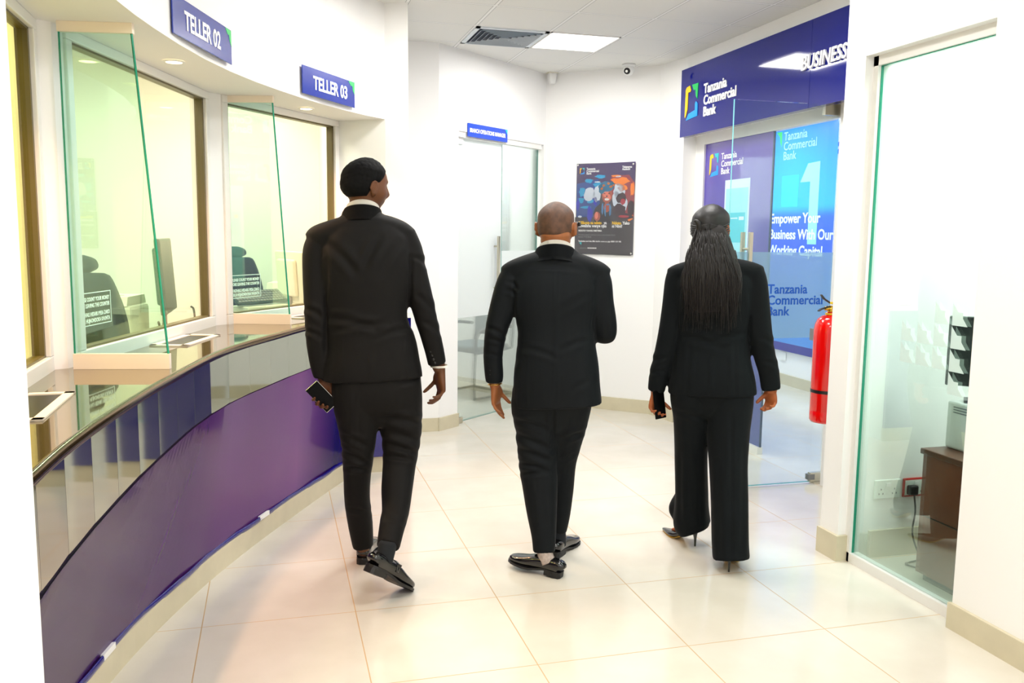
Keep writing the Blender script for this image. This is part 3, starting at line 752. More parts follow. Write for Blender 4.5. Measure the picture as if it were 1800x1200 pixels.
for k in range(6):
    q = pu(228+k*17, 1050); prism(bm, [(q[0], q[1]), (q[0]+.010, q[1]), (q[0]+.010, q[1]+.011), (q[0], q[1]+.011)], .0024, .0027, Mp)
obj('icon_row', bm, M_white_let, t)
bm = B(); q = pu(130, 980); prism(bm, [q, (q[0]+.026, q[1]), (q[0]+.022, q[1]-.024)], .0024, .0027, Mp); obj('green_mark', bm, M_teal, t)
for x, y in ((.014, .014), (PW_-.014, .014), (.014, PW_*0+PH_-.014), (PW_-.014, PH_-.014)):
    bm = B(); cyl(bm, Mp @ Vector((x, y, -.012)), Mp @ Vector((x, y, .008)), .008, n=14); obj('standoff', bm, M_chrome, t)
bm = B(); box(bm, 0, 0, .0040, PW_, PH_, .0048, Mp); obj('cover_glass', bm, glass('poster_cover', (1, 1, 1), .04), t)

# ------------------------------------------------------------------ ceiling fittings
M_led = pbr('led_diffuser', (255, 255, 255), .5, emit=((255, 252, 246), 3.2))
cells = [(2.1755, 6.2575), (2.1755, 4.0775), (1.1015, 2.4425), (1.1015, 4.6225), (1.6385, .2625), (.0275, .2625), (.5645, -1.9175), (1.6385, -1.9175)]  # includes the added out-of-view panel that brightens end wall and bulkhead
LEDL = ['', 'LED panel above the glass screen of the right hand room', 'LED panel over the open floor just ahead of the viewer', 'LED panel over the curved counter and the tallest man', 'LED panel close above the viewer, right side', 'LED panel close above the viewer, counter side', 'LED panel behind the viewer, counter side', 'LED panel behind the viewer, right side']
for i, (x, y) in enumerate(cells):
    t = thing('ceiling_light', 'square white LED panel in the ceiling grid beside the air vent' if i == 0 else LEDL[i], 'ceiling light', (x, y, 2.95), group=None if i == 0 else 'LED panels overhead')
    bm = B()
    for a in ((-.262, -.266, .262, -.252), (-.262, .252, .262, .266), (-.262, -.266, -.250, .266), (.250, -.266, .262, .266)): box(bm, a[0], a[1], -.006, a[2], a[3], 0)
    obj('frame', bm, M_alu, t)
    bm = B(); box(bm, -.250, -.252, -.004, .250, .252, -.0005); obj('diffuser', bm, M_led, t)
t = thing('air_vent', 'square white four-way air diffuser in the ceiling beside the light panel', 'air vent', (1.639, 6.2575, 2.95))
bm = B(); box(bm, -.245, -.25, -.002, .245, .25, -.0004); obj('backing', bm, pbr('vent_dark', (52, 60, 74), .7), t)
M_vent = pbr('vent_white_metal', (214, 222, 228), .4)
bm = B()
for a in ((-.262, -.266, .262, -.235), (-.262, .235, .262, .266), (-.262, -.266, -.232, .266), (.232, -.266, .262, .266)): box(bm, a[0], a[1], -.010, a[2], a[3], 0)
obj('frame', bm, M_vent, t)
for k in range(6):
    h = .222-k*.036; w_ = .020
    bm = B()
    o1, i1 = h, h-w_
    zo, zi = -.018, -.004
    c = [(-1, -1), (1, -1), (1, 1), (-1, 1)]
    for j in range(4):
        a, b = c[j], c[(j+1) % 4]
        v = [bm.verts.new((a[0]*o1, a[1]*o1, zo)), bm.verts.new((b[0]*o1, b[1]*o1, zo)), bm.verts.new((b[0]*i1, b[1]*i1, zi)), bm.verts.new((a[0]*i1, a[1]*i1, zi))]
        bm.faces.new(v)
    bmesh.ops.solidify(bm, geom=bm.faces[:], thickness=.0015)
    obj('louvre', bm, M_vent, t)
t = thing('security_camera', 'white dome security camera with black eye at ceiling edge above the poster', 'camera', (2.88, 6.90, 2.95), -.5)
bm = B(); cyl(bm, (0, 0, -.022), (0, 0, 0), .052, .056, n=32); obj('mount', bm, M_whitep, t, True)
bm = B(); bmesh.ops.create_uvsphere(bm, u_segments=28, v_segments=18, radius=.047, matrix=Matrix.Translation((0, 0, -.045))); obj('housing', bm, M_whitep, t, True)
bm = B(); d = Vector((-.25, -1, -.35)).normalized(); c0 = Vector((0, 0, -.047)); cyl(bm, c0+d*.030, c0+d*.049, .029, .024, n=28); e_ = obj('eye', bm, M_black, t, True)
bm = B(); cyl(bm, c0+d*.049, c0+d*.0505, .011, n=20); obj('lens', bm, M_chrome, e_)
t = thing('alarm_sensor', 'small white sensor box under the ceiling in the far corner', 'sensor', (2.395, 7.455, 2.95), .1)
bm = B(); loft(bm, [(0, 0, 0, .040, .030), (0, 0, -.03, .038, .030), (0, -.004, -.08, .030, .024), (0, -.008, -.098, .022, .016)], n=24, exp=3.2); obj('housing', bm, M_whitep, t, True)
bm = B(); box(bm, -.044, -.034, -.008, .044, .034, 0); obj('bracket', bm, M_beigep, t)

# ------------------------------------------------------------------ fire extinguisher
t = thing('fire_extinguisher', 'red fire extinguisher with black strap hung beyond the white column', 'fire extinguisher', (2.672, 3.725, .622))
bm = B(); prof = [(.0, .004), (.060, .004), (.072, .0), (.0775, .012), (.0775, .055), (.0765, .058), (.0775, .061), (.0775, .46), (.074, .49), (.062, .518), (.040, .535), (.022, .540), (.022, .552)]
loft(bm, [(0, 0, z, max(r, .001), max(r, .001)) for r, z in prof], n=48, exp=2); obj('cylinder', bm, M_red, t, True)
bm = B(); loft(bm, [(0, 0, .150, .0790, .0790), (0, 0, .166, .0790, .0790)], n=48, exp=2); obj('strap', bm, M_black, t)
bm = B(); cyl(bm, (0, 0, .548), (0, 0, .585), .019, .016); cyl(bm, (-.035, 0, .572), (.03, 0, .572), .010); obj('valve', bm, pbr('brass', (205, 170, 60), .25, metal=.8), t, True)
bm = B(); loft(bm, [(.03, 0, .590, .012, .004), (-.01, 0, .600, .012, .004), (-.045, 0, .620, .012, .004), (-.062, 0, .640, .010, .003)], n=10, hint=(0, 1, 0)); obj('lever', bm, M_black, t)
bm = B(); loft(bm, [(.03, 0, .582, .012, .004), (-.02, 0, .580, .012, .004), (-.06, 0, .568, .011, .004), (-.072, 0, .560, .010, .003)], n=10, hint=(0, 1, 0)); obj('lever', bm, M_black, t)
bm = B(); box(bm, .000, -.025, .575, .014, -.012, .645, None, .002); box(bm, -.02, -.022, .596, .03, -.016, .606); cyl(bm, (0, 0, .541), (0, 0, .549), .027); obj('safety_tag', bm, pbr('yellow_plastic', (235, 205, 20), .4), t)
bm = B(); cyl(bm, (.03, -.012, .572), (.034, -.020, .572), .017, n=20); obj('gauge', bm, M_chrome, t)
bm = B(); box(bm, -.03, .074, .40, .03, .124, .46); obj('bracket', bm, M_grey, t)

# ------------------------------------------------------------------ right hand room screen and contents
t = thing('window_4', 'tall glass screen in the right wall', 'w', kind='structure'); del t['category']
Mr = frame_m((2.655, 3.462, 0), (0, -1))
bm = B(); fwd = .032; L_ = .742
box(bm, 0, 0, -.03, fwd, 2.352, .022, Mr); box(bm, L_-.006, 0, -.03, L_, 2.352, .022, Mr); box(bm, 0, 2.31, -.03, L_, 2.352, .022, Mr); box(bm, 0, 0, -.03, L_, .045, .022, Mr)
obj('window_frame', bm, M_alu, t)
bm = B(); box(bm, fwd, .045, -.005, L_-.006, 2.31, .005, Mr); obj('pane', bm, M_room, t)
bm = B(); box(bm, fwd, .045, -.006, fwd+.004, 2.31, .006, Mr); box(bm, fwd, 2.306, -.006, L_-.006, 2.310, .006, Mr); obj('pane_edge', bm, M_edge, t)
bm = B(); cw = .093; rng = random.Random(3)
film = B()
for c in range(5):
    for r_ in range(5):
        x0 = .562-.096*(3-c)-.0; y1 = 1.285-r_*.094+.0; s = .089
        if (c, r_) not in ((2, 0), (3, 0), (2, 1), (3, 1), (1, 1), (2, 2), (3, 2), (1, 2), (0, 1), (0, 2), (3, 3)): continue
        P = lambda a, b: (x0+a*s, y1-s+b*s)
        prism(film, [P(0, 1), P(.35, .62), P(.62, .62), P(.62, .35), P(.92, 0), P(0, 0)], .0055, .0062, Mr)
obj('pattern_film', film, M_frost, t)
t = thing('side_cabinet', 'low reddish brown wooden cabinet behind the glass screen', 'cabinet', (3.08, 2.86, 0))
M_wood = pbr('reddish_brown_veneer', (122, 58, 28), .28, var=(6, .2), coat=.3)
bm = B(); box(bm, -.265, -.32, .03, .265, .335, .578, None, .003); obj('body', bm, M_wood, t)
bm = B(); box(bm, -.275, -.335, .580, .28, .345, .606, None, .004); obj('top', bm, pbr('dark_brown_top', (98, 54, 34), .3), t)
bm = B(); box(bm, -.25, -.30, 0, .25, .30, .03); obj('plinth', bm, M_black, t)
bm = B(); box(bm, -.269, -.30, .30, -.266, .31, .304); obj('groove', bm, M_black, t)
t = thing('white_machine', 'white office machine with vent slots standing on the brown cabinet', 'printer', (3.075, 2.985, .607))
bm = B(); box(bm, -.15, -.20, 0, .17, .21, .215, None, .01); obj('casing', bm, M_whitep, t)
bm = B()
for k in range(3): box(bm, -.1515, .05, .165+k*.012, -.1495, .17, .170+k*.012)
box(bm, -.1515, .02, .02, -.1495, .026, .15); obj('vent_slots', bm, M_grey, t)
t = thing('dark_monitor', 'black screen standing on the white machine behind the patterned glass', 'monitor', (3.02, 3.10, .823), .83)
bm = B(); box(bm, -.05, -.07, 0, .05, .07, .012); box(bm, -.012, -.03, .01, .012, .03, .12); obj('stand', bm, M_black, t)
bm = B(); box(bm, -.02, -.15, .07, .02, .15, .38, None, .006); obj('screen', bm, M_black, t)
# sockets
M_sock = pbr('socket_plate', (228, 234, 226), .3)
def socket(x, lab, frame):
    t = thing('wall_socket', lab, 'socket', (x, 3.462, .29), group='sockets low on the partition')
    bm = B(); box(bm, 0, -.010, 0, .148, -.0005, .094, None, .004); obj('plate', bm, M_sock if not frame else pbr('red_socket_frame', (190, 40, 30), .4), t)
    if frame:
        bm = B(); box(bm, .010, -.0125, .010, .138, -.0102, .084); obj('insert', bm, M_sock, t)
    y = -.0128 if frame else -.0108
    bm = B()
    for cx in (.036, .112):
        for dx, dz in ((0, .012), (-.011, -.010), (.011, -.010)): box(bm, cx+dx-.0025, y-.0006, .036+dz-.004, cx+dx+.0025, y+.0005, .036+dz+.004)
    obj('slots', bm, M_grey, t)
    bm = B(); box(bm, .062, y-.003, .060, .086, y, .078); obj('rocker', bm, M_whitep, t)
socket(2.776, 'white double wall socket on the partition behind the glass', False)
socket(2.938, 'red framed double wall socket beside the brown cabinet', True)
t = thing('power_plug', 'black plug with its cable, in the red framed socket', 'plug', (2.976, 3.448, .330))
bm = B(); box(bm, -.024, -.034, -.024, .024, 0, .024, None, .008); obj('plug_body', bm, M_black, t)
bm = B(); pts = catmull([(0, -.03, -.02, 0, 0), (-.005, -.05, -.10, 0, 0), (-.03, -.07, -.20, 0, 0), (-.02, -.12, -.30, 0, 0), (-.05, -.20, -.323, 0, 0), (-.10, -.12, -.325, 0, 0), (-.02, -.10, -.322, 0, 0)], 6)[:, :3]
tube(bm, [tuple(p) for p in pts], .0042, 8); obj('cable', bm, M_black, t, True)

# ------------------------------------------------------------------ visitor chair in the manager's room
def visitor_chair(x, y, rz, lab):
    t = thing('visitor_chair', lab, 'chair', (x, y, 0), rz)
    m = pbr('grey_chair_fabric', (88, 100, 104), .8); mf = pbr('dark_chair_tube', (54, 64, 68), .3)
    bm = B(); box(bm, -.24, -.22, .43, .24, .24, .50, None, .025); obj('seat', bm, m, t, True)
    bm = B(); loft(bm, [(0, .23, .56, .20, .03), (0, .25, .70, .225, .032), (0, .27, .86, .215, .03), (0, .28, .93, .15, .02)], n=24, exp=3.4, sub=3); obj('backrest', bm, m, t, True)
    for s in (-1, 1):
        bm = B(); P = catmull([(s*.26, .26, .012, 0, 0), (s*.26, -.20, .012, 0, 0), (s*.26, -.26, .05, 0, 0), (s*.26, -.25, .40, 0, 0), (s*.26, -.20, .44, 0, 0), (s*.26, .20, .45, 0, 0), (s*.25, .27, .52, 0, 0), (s*.24, .30, .90, 0, 0)], 5)[:, :3]
        tube(bm, [tuple(p) for p in P], .0125, 10); obj('side_frame', bm, mf, t, True)
        bm = B(); P = catmull([(s*.26, .24, .66, 0, 0), (s*.28, .05, .68, 0, 0), (s*.28, -.15, .66, 0, 0), (s*.27, -.24, .60, 0, 0), (s*.26, -.25, .42, 0, 0)], 5)[:, :3]
        tube(bm, [tuple(p) for p in P], .016, 10); obj('armrest', bm, mf, t, True)
    bm = B(); cyl(bm, (-.26, .26, .012), (.26, .26, .012), .0125); obj('rear_bar', bm, mf, t)
visitor_chair(1.86, 8.10, -1.0, 'grey cantilever visitor chair seen through the lower clear part of the manager door')
q = H1+d1*.95+n1*1.45
t = thing('side_cupboard', 'pale glass-fronted cupboard behind the side panel of the manager room', 'cupboard', (q.x, q.y, 0), math.atan2(d1.y, d1.x))
bm = B(); box(bm, -.35, 0, 0, .35, .35, 1.75, None, .005); obj('body', bm, M_whitep, t)
bm = B(); box(bm, -.32, -.008, .95, .32, 0, 1.70); obj('glass_front', bm, pbr('grey_green_glass_front', (190, 212, 214), .2), t)

# ------------------------------------------------------------------ teller room contents
nW2 = Vector((-dW2.y, dW2.x)); nW3 = Vector((-dW3.y, dW3.x)); DZ = .955
def desk(P, lab):
    t = thing('teller_desk', lab, 'desk', (0, 0, 0), group='cream desks behind the teller glass')
    bm = B(); prism(bm, [tuple(p) for p in P], DZ-.035, DZ); obj('desktop', bm, M_beigep, t)
    c = sum((Vector(p) for p in P), Vector((0, 0)))/len(P)
    for p in P:
        q = Vector(p)+(c-Vector(p))*.12; bm = B(); box(bm, q.x-.02, q.y-.02, 0, q.x+.02, q.y+.02, DZ-.035); obj('leg', bm, M_grey, t)
a2, a3 = Vector(W2[0]), Vector(W3[0])
desk([(-1.0, 5.06), (-.44, 5.06), (-.44, 5.46), (-1.0, 5.46)], 'cream desk carrying the printer behind the second teller window')
desk([a3+dW3*.42+nW3*.12, a3+dW3*1.06+nW3*.12, a3+dW3*1.06+nW3*.44, a3+dW3*.42+nW3*.44], 'cream desk right behind the farthest teller window')
desk([(-.04, 6.22), (.40, 6.22), (.40, 6.95), (-.04, 6.95)], 'cream desk by the side wall beyond the farthest teller window')
M_chair = pbr('dark_green_chair_fabric', (12, 40, 44), .8, spec=.2)
def teller_chair(x, y, rz, lab, note):
    t = thing('office_chair', lab, 'chair', (x, y, 0), rz, group='teller chairs')
    bm = B(); loft(bm, [(0, 0, .62, .18, .035), (0, .02, .80, .235, .045), (0, .02, 1.10, .22, .04), (0, 0, 1.30, .165, .035), (0, 0, 1.335, .13, .02)], n=28, exp=3, sub=3); bk = obj('backrest', bm, M_chair, t, True)
    bm = B(); loft(bm, [(0, .0, 1.335, .06, .02), (0, .0, 1.36, .10, .035), (0, 0, 1.40, .09, .03), (0, 0, 1.42, .04, .015)], n=24, exp=2.6, sub=3); obj('headrest', bm, M_chair, t, True)
    bm = B(); cyl(bm, (0, 0.0, 1.2), (0, 0, 1.30), .03); cyl(bm, (0, .25, .1), (0, .25, .50), .028); box(bm, -.03, .0, .46, .03, .28, .50); box(bm, -.03, -.02, .46, .03, .02, .70)
    for k in range(5):
        a = 2*PI*k/5; cyl(bm, (0, .25, .10), (.28*math.cos(a), .25+.28*math.sin(a), .05), .02, .014); bmesh.ops.create_uvsphere(bm, u_segments=12, v_segments=8, radius=.028, matrix=Matrix.Translation((.28*math.cos(a), .25+.28*math.sin(a), .028)))
    obj('base', bm, M_black, t, True)
    bm = B(); box(bm, -.24, .02, .50, .24, .48, .58, None, .03); obj('seat', bm, M_chair, t, True)
    if note:
        bm = B(); box(bm, -.07, -.052, 1.17, .04, -.048, 1.27); obj('paper_label', bm, M_whitep, t)
    return t
teller_chair(-.90, 4.52, -.15, 'dark green office chair with a paper label behind the second teller window', True)
teller_chair(-.30, 7.25, -.2, 'dark green office chair behind the farthest teller window', False)
def printer(x, y, z, rz, lab, w_=.34):
    t = thing('desk_printer', lab, 'printer', (x, y, z), rz, group='teller printers')
    bm = B(); box(bm, -w_/2, -.15, 0, w_/2, .15, .17, None, .02); prism(bm, [(-.15, .0), (.15, .0), (.13, .05), (-.13, .05)], -w_/2+.02, w_/2-.02, Matrix.Translation((0, 0, .17)) @ Matrix.Rotation(PI/2, 4, 'Z') @ Matrix.Rotation(PI/2, 4, 'X')); obj('casing', bm, M_beigep, t)
    bm = B(); box(bm, -.11, -.155, .05, .02, -.149, .085); obj('paper_slot', bm, M_grey, t)
    bm = B(); box(bm, -.06, -.02, .2205, .06, -.01, .2225); obj('top_slot', bm, M_grey, t)
    bm = B(); cyl(bm, (.09, -.1535, .10), (.09, -.1495, .10), .014, n=20); obj('button', bm, pbr('sage_plastic', (180, 190, 160), .4), t)
def monitor(x, y, z, rz, lab, mat, h=.34, w_=.50, tilt=.06):
    t = thing('monitor', lab, 'monitor', (x, y, z), rz, group='teller monitors')
    bm = B(); loft(bm, [(0, 0, 0, .12, .09), (0, 0, .012, .12, .09)], n=28); loft(bm, [(0, .03, .01, .03, .014), (0, .03, .20, .025, .012)], n=12); obj('stand', bm, M_grey, t)
    Mt = Matrix.Translation((0, 0, .12)) @ Matrix.Rotation(-tilt, 4, 'X')
    bm = B(); box(bm, -w_/2, -.012, 0, w_/2, .018, h, Mt, .008); box(bm, -w_*.3, .018, .05, w_*.3, .045, h-.05, Mt, .012); obj('casing', bm, mat, t)
    bm = B(); box(bm, -w_/2+.015, -.0135, .015, w_/2-.015, -.0125, h-.015, Mt); obj('screen', bm, M_black, t)
M_mon = pbr('dark_monitor_plastic', (34, 70, 68), .4)
printer(-.86, 5.27, DZ+.001, -.2, 'cream desk printer behind the second teller window', .28)
monitor(-.575, 5.31, DZ+.001, 1.56, 'dark monitor seen edge-on behind the second teller window', M_mon, h=.42)
printer(.13, 6.55, DZ+.001, -.2, 'cream desk printer behind the farthest teller window')
monitor(.13, 5.87, DZ+.001, 1.9, 'cream backed monitor seen edge-on behind the farthest teller window', M_beigep)
t = thing('keyboard', 'dark keyboard propped behind the farthest teller window', 'keyboard', (-.075, 5.545, DZ+.142), .75)
Mt = Matrix.Translation((0, -.02, .0)) @ Matrix.Rotation(.62, 4, 'X') @ Matrix.Translation((0, .06, 0))
bm = B(); box(bm, -.20, -.06, 0, .20, .06, .018, Mt, .004); obj('base', bm, M_mon, t)
bm = B()
for r_ in range(5):
    for c in range(16): box(bm, -.19+c*.0238, -.052+r_*.021, .0185, -.19+c*.0238+.019, -.052+r_*.021+.016, .024, Mt)
obj('keys', bm, M_grey, t)
t = thing('storage_box', 'cream box under the propped keyboard behind the farthest teller window', 'box', (-.075, 5.545, DZ+.001), .75)
bm = B(); box(bm, -.17, -.07, 0, .17, .10, .135, None, .004); obj('casing', bm, M_beigep, t)
bm = B(); box(bm, -.15, -.072, .03, .15, -.070, .11); obj('drawer_front', bm, M_whitep, t)
t = thing('computer_mouse', 'round glossy mouse on the desk behind the second teller window', 'mouse', (-.56, 5.10, DZ+.001))
bm = B(); loft(bm, [(0, 0, 0, .034, .05), (0, 0, .012, .035, .052), (0, 0, .028, .026, .04), (0, 0, .034, .012, .02)], n=20, sub=3); obj('shell', bm, M_black, t, True)
for lab, pts in (('thin dark cable looping over the desk behind the second teller window', [(-.60, 5.135, .963), (-.615, 5.115, 1.03), (-.61, 5.09, 1.03), (-.60, 5.075, .963)]),
                 ('black cable curving down from the monitor behind the second teller window', [(-.47, 5.40, 1.10), (-.455, 5.405, 1.08), (-.45, 5.41, 1.0), (-.46, 5.42, .963)])):
    bm = B(); P = catmull([(*p, 0, 0) for p in pts], 8)[:, :3]; tube(bm, [tuple(p) for p in P], .006, 8); tag(obj('cable', bm, M_black, None, True), lab, 'cable', 'cables behind the glass')
t = thing('inner_door', 'pale door outline on the back wall of the teller room', 'door', (-2.88, 6.6, 0)); 
bm = B(); box(bm, 0, -.5, 0, .03, .45, 2.1); obj('leaf', bm, pbr('pale_door_paint', (222, 232, 228), .4), t)
bm = B(); box(bm, 0, -.58, 0, .05, -.5, 2.18); box(bm, 0, .45, 0, .05, .53, 2.18); box(bm, 0, -.58, 2.1, .05, .53, 2.18); obj('casing', bm, M_whitep, t)
#PEOPLE
# ------------------------------------------------------------------ people
def skin_mat(name, col, dark=.25):
    m = pbr(name, col, .46, spec=.3, var=(14, dark), bump=(220, .08))
    b = m.node_tree.nodes['Principled BSDF']
    b.inputs['Subsurface Weight'].default_value = .03; b.inputs['Subsurface Radius'].default_value = (.02, .006, .003); b.inputs['Subsurface Scale'].default_value = .3
    return m
def cloth(name, col, rough=.72):
    m = pbr(name, col, rough, spec=.18, sheen=.02, bump=(700, .05), var=(3.5, .2)); return m
def sm(a, b, x):
    t = np.clip((x-a)/(b-a), 0, 1); return t*t*(3-2*t)

def head_pts(D, w=1.0):
    """surface point for every unit direction D (n,3); face looks along +y"""
    x = D[:, 0]*.076*w; y = D[:, 1]*.096; z = D[:, 2]*.116
    dx, dy, dz = D[:, 0], D[:, 1], D[:, 2]
    lo = sm(0, -.115, z)
    cr = 1+.14*np.exp(-((z-.074)/.036)**2); x = x*cr; y = y*(1+(cr-1)*.9)
    x = x*(1-.24*lo); bk = (dy < 0)
    y = np.where(bk, y*(1-.34*sm(-.01, -.10, z)), y*(1-.04*lo))
    y = np.where(bk, y-.006*np.exp(-((z-.02)/.05)**2)*np.abs(dy), y)
    x = x*(1-.08*sm(.05, .1, y))
    G = lambda u, s: np.exp(-(u/s)**2)
    f = (dy > .15)
    ax = np.abs(x)
    y = y+f*(.024*G(x, .012)*G(z+.022, .018)+.012*G(x, .010)*G(z-.004, .020)-.011*G(ax-.031, .015)*G(z-.010, .011)
             + .006*G(ax-.030, .030)*G(z-.034, .009)+.009*G(x, .024)*G(z+.056, .012)-.004*G(x, .02)*G(z+.057, .003)
             + .009*G(x, .022)*G(z+.092, .016)+.004*G(ax-.045, .02)*G(z+.025, .02))
    x = x+np.sign(x)*(dy > -.1)*.004*G(z+.02, .03)*G(ax-.06, .03)
    return np.stack([x, y, z], 1)

def sphere_dirs(nu, nv):
    th = np.linspace(0, 2*PI, nu, endpoint=False); ph = np.linspace(.0, PI, nv)
    D = []
    for p in ph[1:-1]:
        for t in th: D.append((math.cos(t)*math.sin(p), math.sin(t)*math.sin(p), math.cos(p)))
    D = [(0, 0, 1)]+D+[(0, 0, -1)]
    return np.array(D)

def sphere_faces(bm, P, nu, nv):
    V = [bm.verts.new(tuple(p)) for p in P]; n = nv-2
    for k in range(nu):
        bm.faces.new((V[0], V[1+k], V[1+(k+1) % nu]))
        for j in range(n-1):
            a = 1+j*nu; b = a+nu
            bm.faces.new((V[a+k], V[b+k], V[b+(k+1) % nu], V[a+(k+1) % nu]))
        a = 1+(n-1)*nu
        bm.faces.new((V[a+k], V[-1], V[a+(k+1) % nu]))

def head_mesh(bm, M, w=1.0):
    D = sphere_dirs(80, 64); P = head_pts(D, w)
    sphere_faces(bm, [M @ Vector(p) for p in P], 80, 64)

def ear(bm, M, s, w=1.0):
    """helix rim, lobe and bowl; s = side"""
    c = Vector((s*.0785*w, -.008, -.006))
    pts = []
    for k in range(15):
        a = math.radians(-60+k*250/14)
        r_y, r_z = .0165, .031
        pts.append(M @ (c+Vector((s*(.010+.004*math.cos(a*.5)), -math.cos(a-PI*.08)*r_y*-1-.004, math.sin(a)*r_z*1.0))))
    loft(bm, [(*p, .0038, .0042) for p in pts], n=8, exp=2)
    # bowl plate leaning out from the skull
    loft(bm, [tuple(M @ (c+Vector((s*o, y, z))))+(a_, b_) for o, y, z, a_, b_ in ((-.004, .004, -.030, .004, .006), (.002, .002, -.026, .006, .010), (.005, -.001, -.012, .006, .013), (.007, -.003, .004, .006, .016), (.008, -.004, .018, .005, .015), (.007, -.003, .028, .003, .010))], n=14, hint=tuple((M.to_3x3() @ Vector((1, 0, 0)))), exp=2, sub=2)

def finger(bm, base, d0, nrm, L_, curl, r, M):
    """three phalanges from base, bending from d0 towards nrm"""
    seg = (.44, .31, .25); p = Vector(base); ang = 0; rings = [(p-d0*.018, r*1.05), (p, r*1.05)]
    for i in range(3):
        ang += math.radians(curl[i]); d = d0*math.cos(ang)+nrm*math.sin(ang)
        q = p+d*L_*seg[i]*.5; rings.append((q, r*(.98-.06*i)))
        p = p+d*L_*seg[i]; rings.append((p, r*(1.0-.09*i) if i < 2 else r*.62))
    rings.append((p+d*.003, r*.25))
    loft(bm, [tuple(M @ q)+(rr, rr) for q, rr in rings], n=12, hint=tuple(M.to_3x3() @ Vector((1, 0, 0))), exp=2)

def hand(bm, wrist, D, N, thumb, curls, s=1.0, thumb_curl=(10, 12, 12), thumb_dir=None, spread=1.0):
    """D finger direction, N palm side, thumb = direction of thumb side"""
    D = Vector(D).normalized(); N = Vector(N); N = (N-D*N.dot(D)).normalized(); T = D.cross(N)
    if T.dot(Vector(thumb)) < 0: T = -T
    M = Matrix(((T.x, N.x, -D.x, wrist[0]), (T.y, N.y, -D.y, wrist[1]), (T.z, N.z, -D.z, wrist[2]), (0, 0, 0, 1))) @ Matrix.Scale(s, 4)
    hx = tuple(M.to_3x3() @ Vector((1, 0, 0)))
    loft(bm, [tuple(M @ Vector(p))+(a*s, b*s) for p, a, b in (((0, 0, .03), .026, .020), ((0, 0, 0), .027, .019), ((.003, .001, -.025), .034, .019), ((.002, .002, -.055), .041, .017), ((0, .001, -.085), .042, .0135), ((0, 0, -.096), .036, .010))], n=20, hint=hx, exp=2.4, sub=2)
    loft(bm, [tuple(M @ Vector(p))+(a*s, a*s) for p, a in (((.016, .006, -.012), .015), ((.028, .010, -.035), .016), ((.036, .014, -.055), .012))], n=12, hint=hx, exp=2)
    for x, L_, c, r, z in ((.031, .078, curls[0], .0088, -.090), (.0105, .087, curls[1], .0090, -.094), (-.0105, .080, curls[2], .0086, -.091), (-.030, .064, curls[3], .0076, -.084)):
        d0 = Vector((x*.9*spread, 0, -1)).normalized()
        finger(bm, (x, 0, z), d0, Vector((0, 1, 0)), L_, c, r, M)
    td = Vector(thumb_dir or (.55, .28, -.80)).normalized()
    finger(bm, (.036, .013, -.050), td, Vector((-.35, .9, -.1)).normalized(), .066, thumb_curl, .0098, M)
    return M

def fold(co, no, lines, front=None):
    """press creases into cloth: (x0,z0,x1,z1,width,depth,yside)"""
    d = np.zeros(len(co))
    for x0, z0, x1, z1, w_, dep, ys in lines:
        a = np.array([x0, z0]); b = np.array([x1, z1]); P = co[:, [0, 2]]
        t = np.clip(((P-a)@(b-a))/((b-a)@(b-a)+1e-9), 0, 1)
        # gentle bow so that no crease is a ruled line
        q = a+t[:, None]*(b-a); q[:, 1] += .010*np.sin(t*PI)
        r = np.sqrt(((P-q)**2).sum(1)); side = (no[:, 1]*ys > -.15) if ys else 1
        e = np.sin(np.clip(t, .02, .98)*PI)**.5
        d += side*e*(-dep*np.exp(-(r/w_)**2)+dep*.75*np.exp(-((r-1.9*w_)/w_)**2))
    return co+no*d[:, None]

def ripple(co, no, amp, seed, sx=1., sz=1.):
    r = np.random.RandomState(seed); d = np.zeros(len(co))
    for k in range(9):
        f = r.uniform(8, 34); a = r.uniform(-1, 1, 3); a[0] *= sx; a[2] *= sz; a /= np.linalg.norm(a)
        d += np.sin(co@a*f+r.uniform(0, 6.28))/f*9
    return co+no*(d*amp/9)[:, None]

def garment(name, lofts, voxel, mat, parent, smooth=3, lines=(), amp=.003, seed=1, boxes=()):
    bm = B()
    for kw in lofts: loft(bm, **kw)
    for b in boxes: b(bm)
    me = remesh(bm, voxel, smooth)
    co, ed = arr(me); no = normals(me)
    co = ripple(co, no, amp, seed); co = fold(co, no, lines)
    co = lap(co, ed, .3)
    me.vertices.foreach_set('co', co.ravel()); me.update()
    return obj(name, me, mat, parent, True)

def person_body(lofts, extra, mat, parent, voxel=.0042):
    bm = B()
    for kw in lofts: loft(bm, **kw)
    for e in extra: e(bm)
    me = remesh(bm, voxel, 1)
    return obj('body', me, mat, parent, True)

def hair_cap(M, w, T, line, mat, parent, seed=0, rough=.0, name='hair'):
    """closed cap: skull surface lifted by T above the hairline, sunk below it"""
    D = sphere_dirs(150, 110); P = head_pts(D, w); Nn = D/np.array([.076*w, .096, .116]); Nn /= np.linalg.norm(Nn, axis=1)[:, None]
    az = D[:, 1]/np.maximum(np.hypot(D[:, 0], D[:, 1]), 1e-6)
    z_h = np.interp(az, [-1, -.35, 0, .25, .7, 1], line)
    k = sm(-.004, .012, P[:, 2]-z_h)
    off = -.004*(1-k)+T*k*(.35+.65*sm(0, .05, P[:, 2]-z_h))
    if rough:
        r = np.random.RandomState(seed); q = np.zeros(len(P))
        for _ in range(26):
            a = r.normal(size=3); a /= np.linalg.norm(a); q += np.sin(P@a*r.uniform(180, 520)+r.uniform(0, 6))
        off = off+k*q/26*rough*3
    P = P+Nn*off[:, None]
    bm = B(); sphere_faces(bm, [M @ Vector(p) for p in P], 150, 110)
    return obj(name, bm, mat, parent, True)

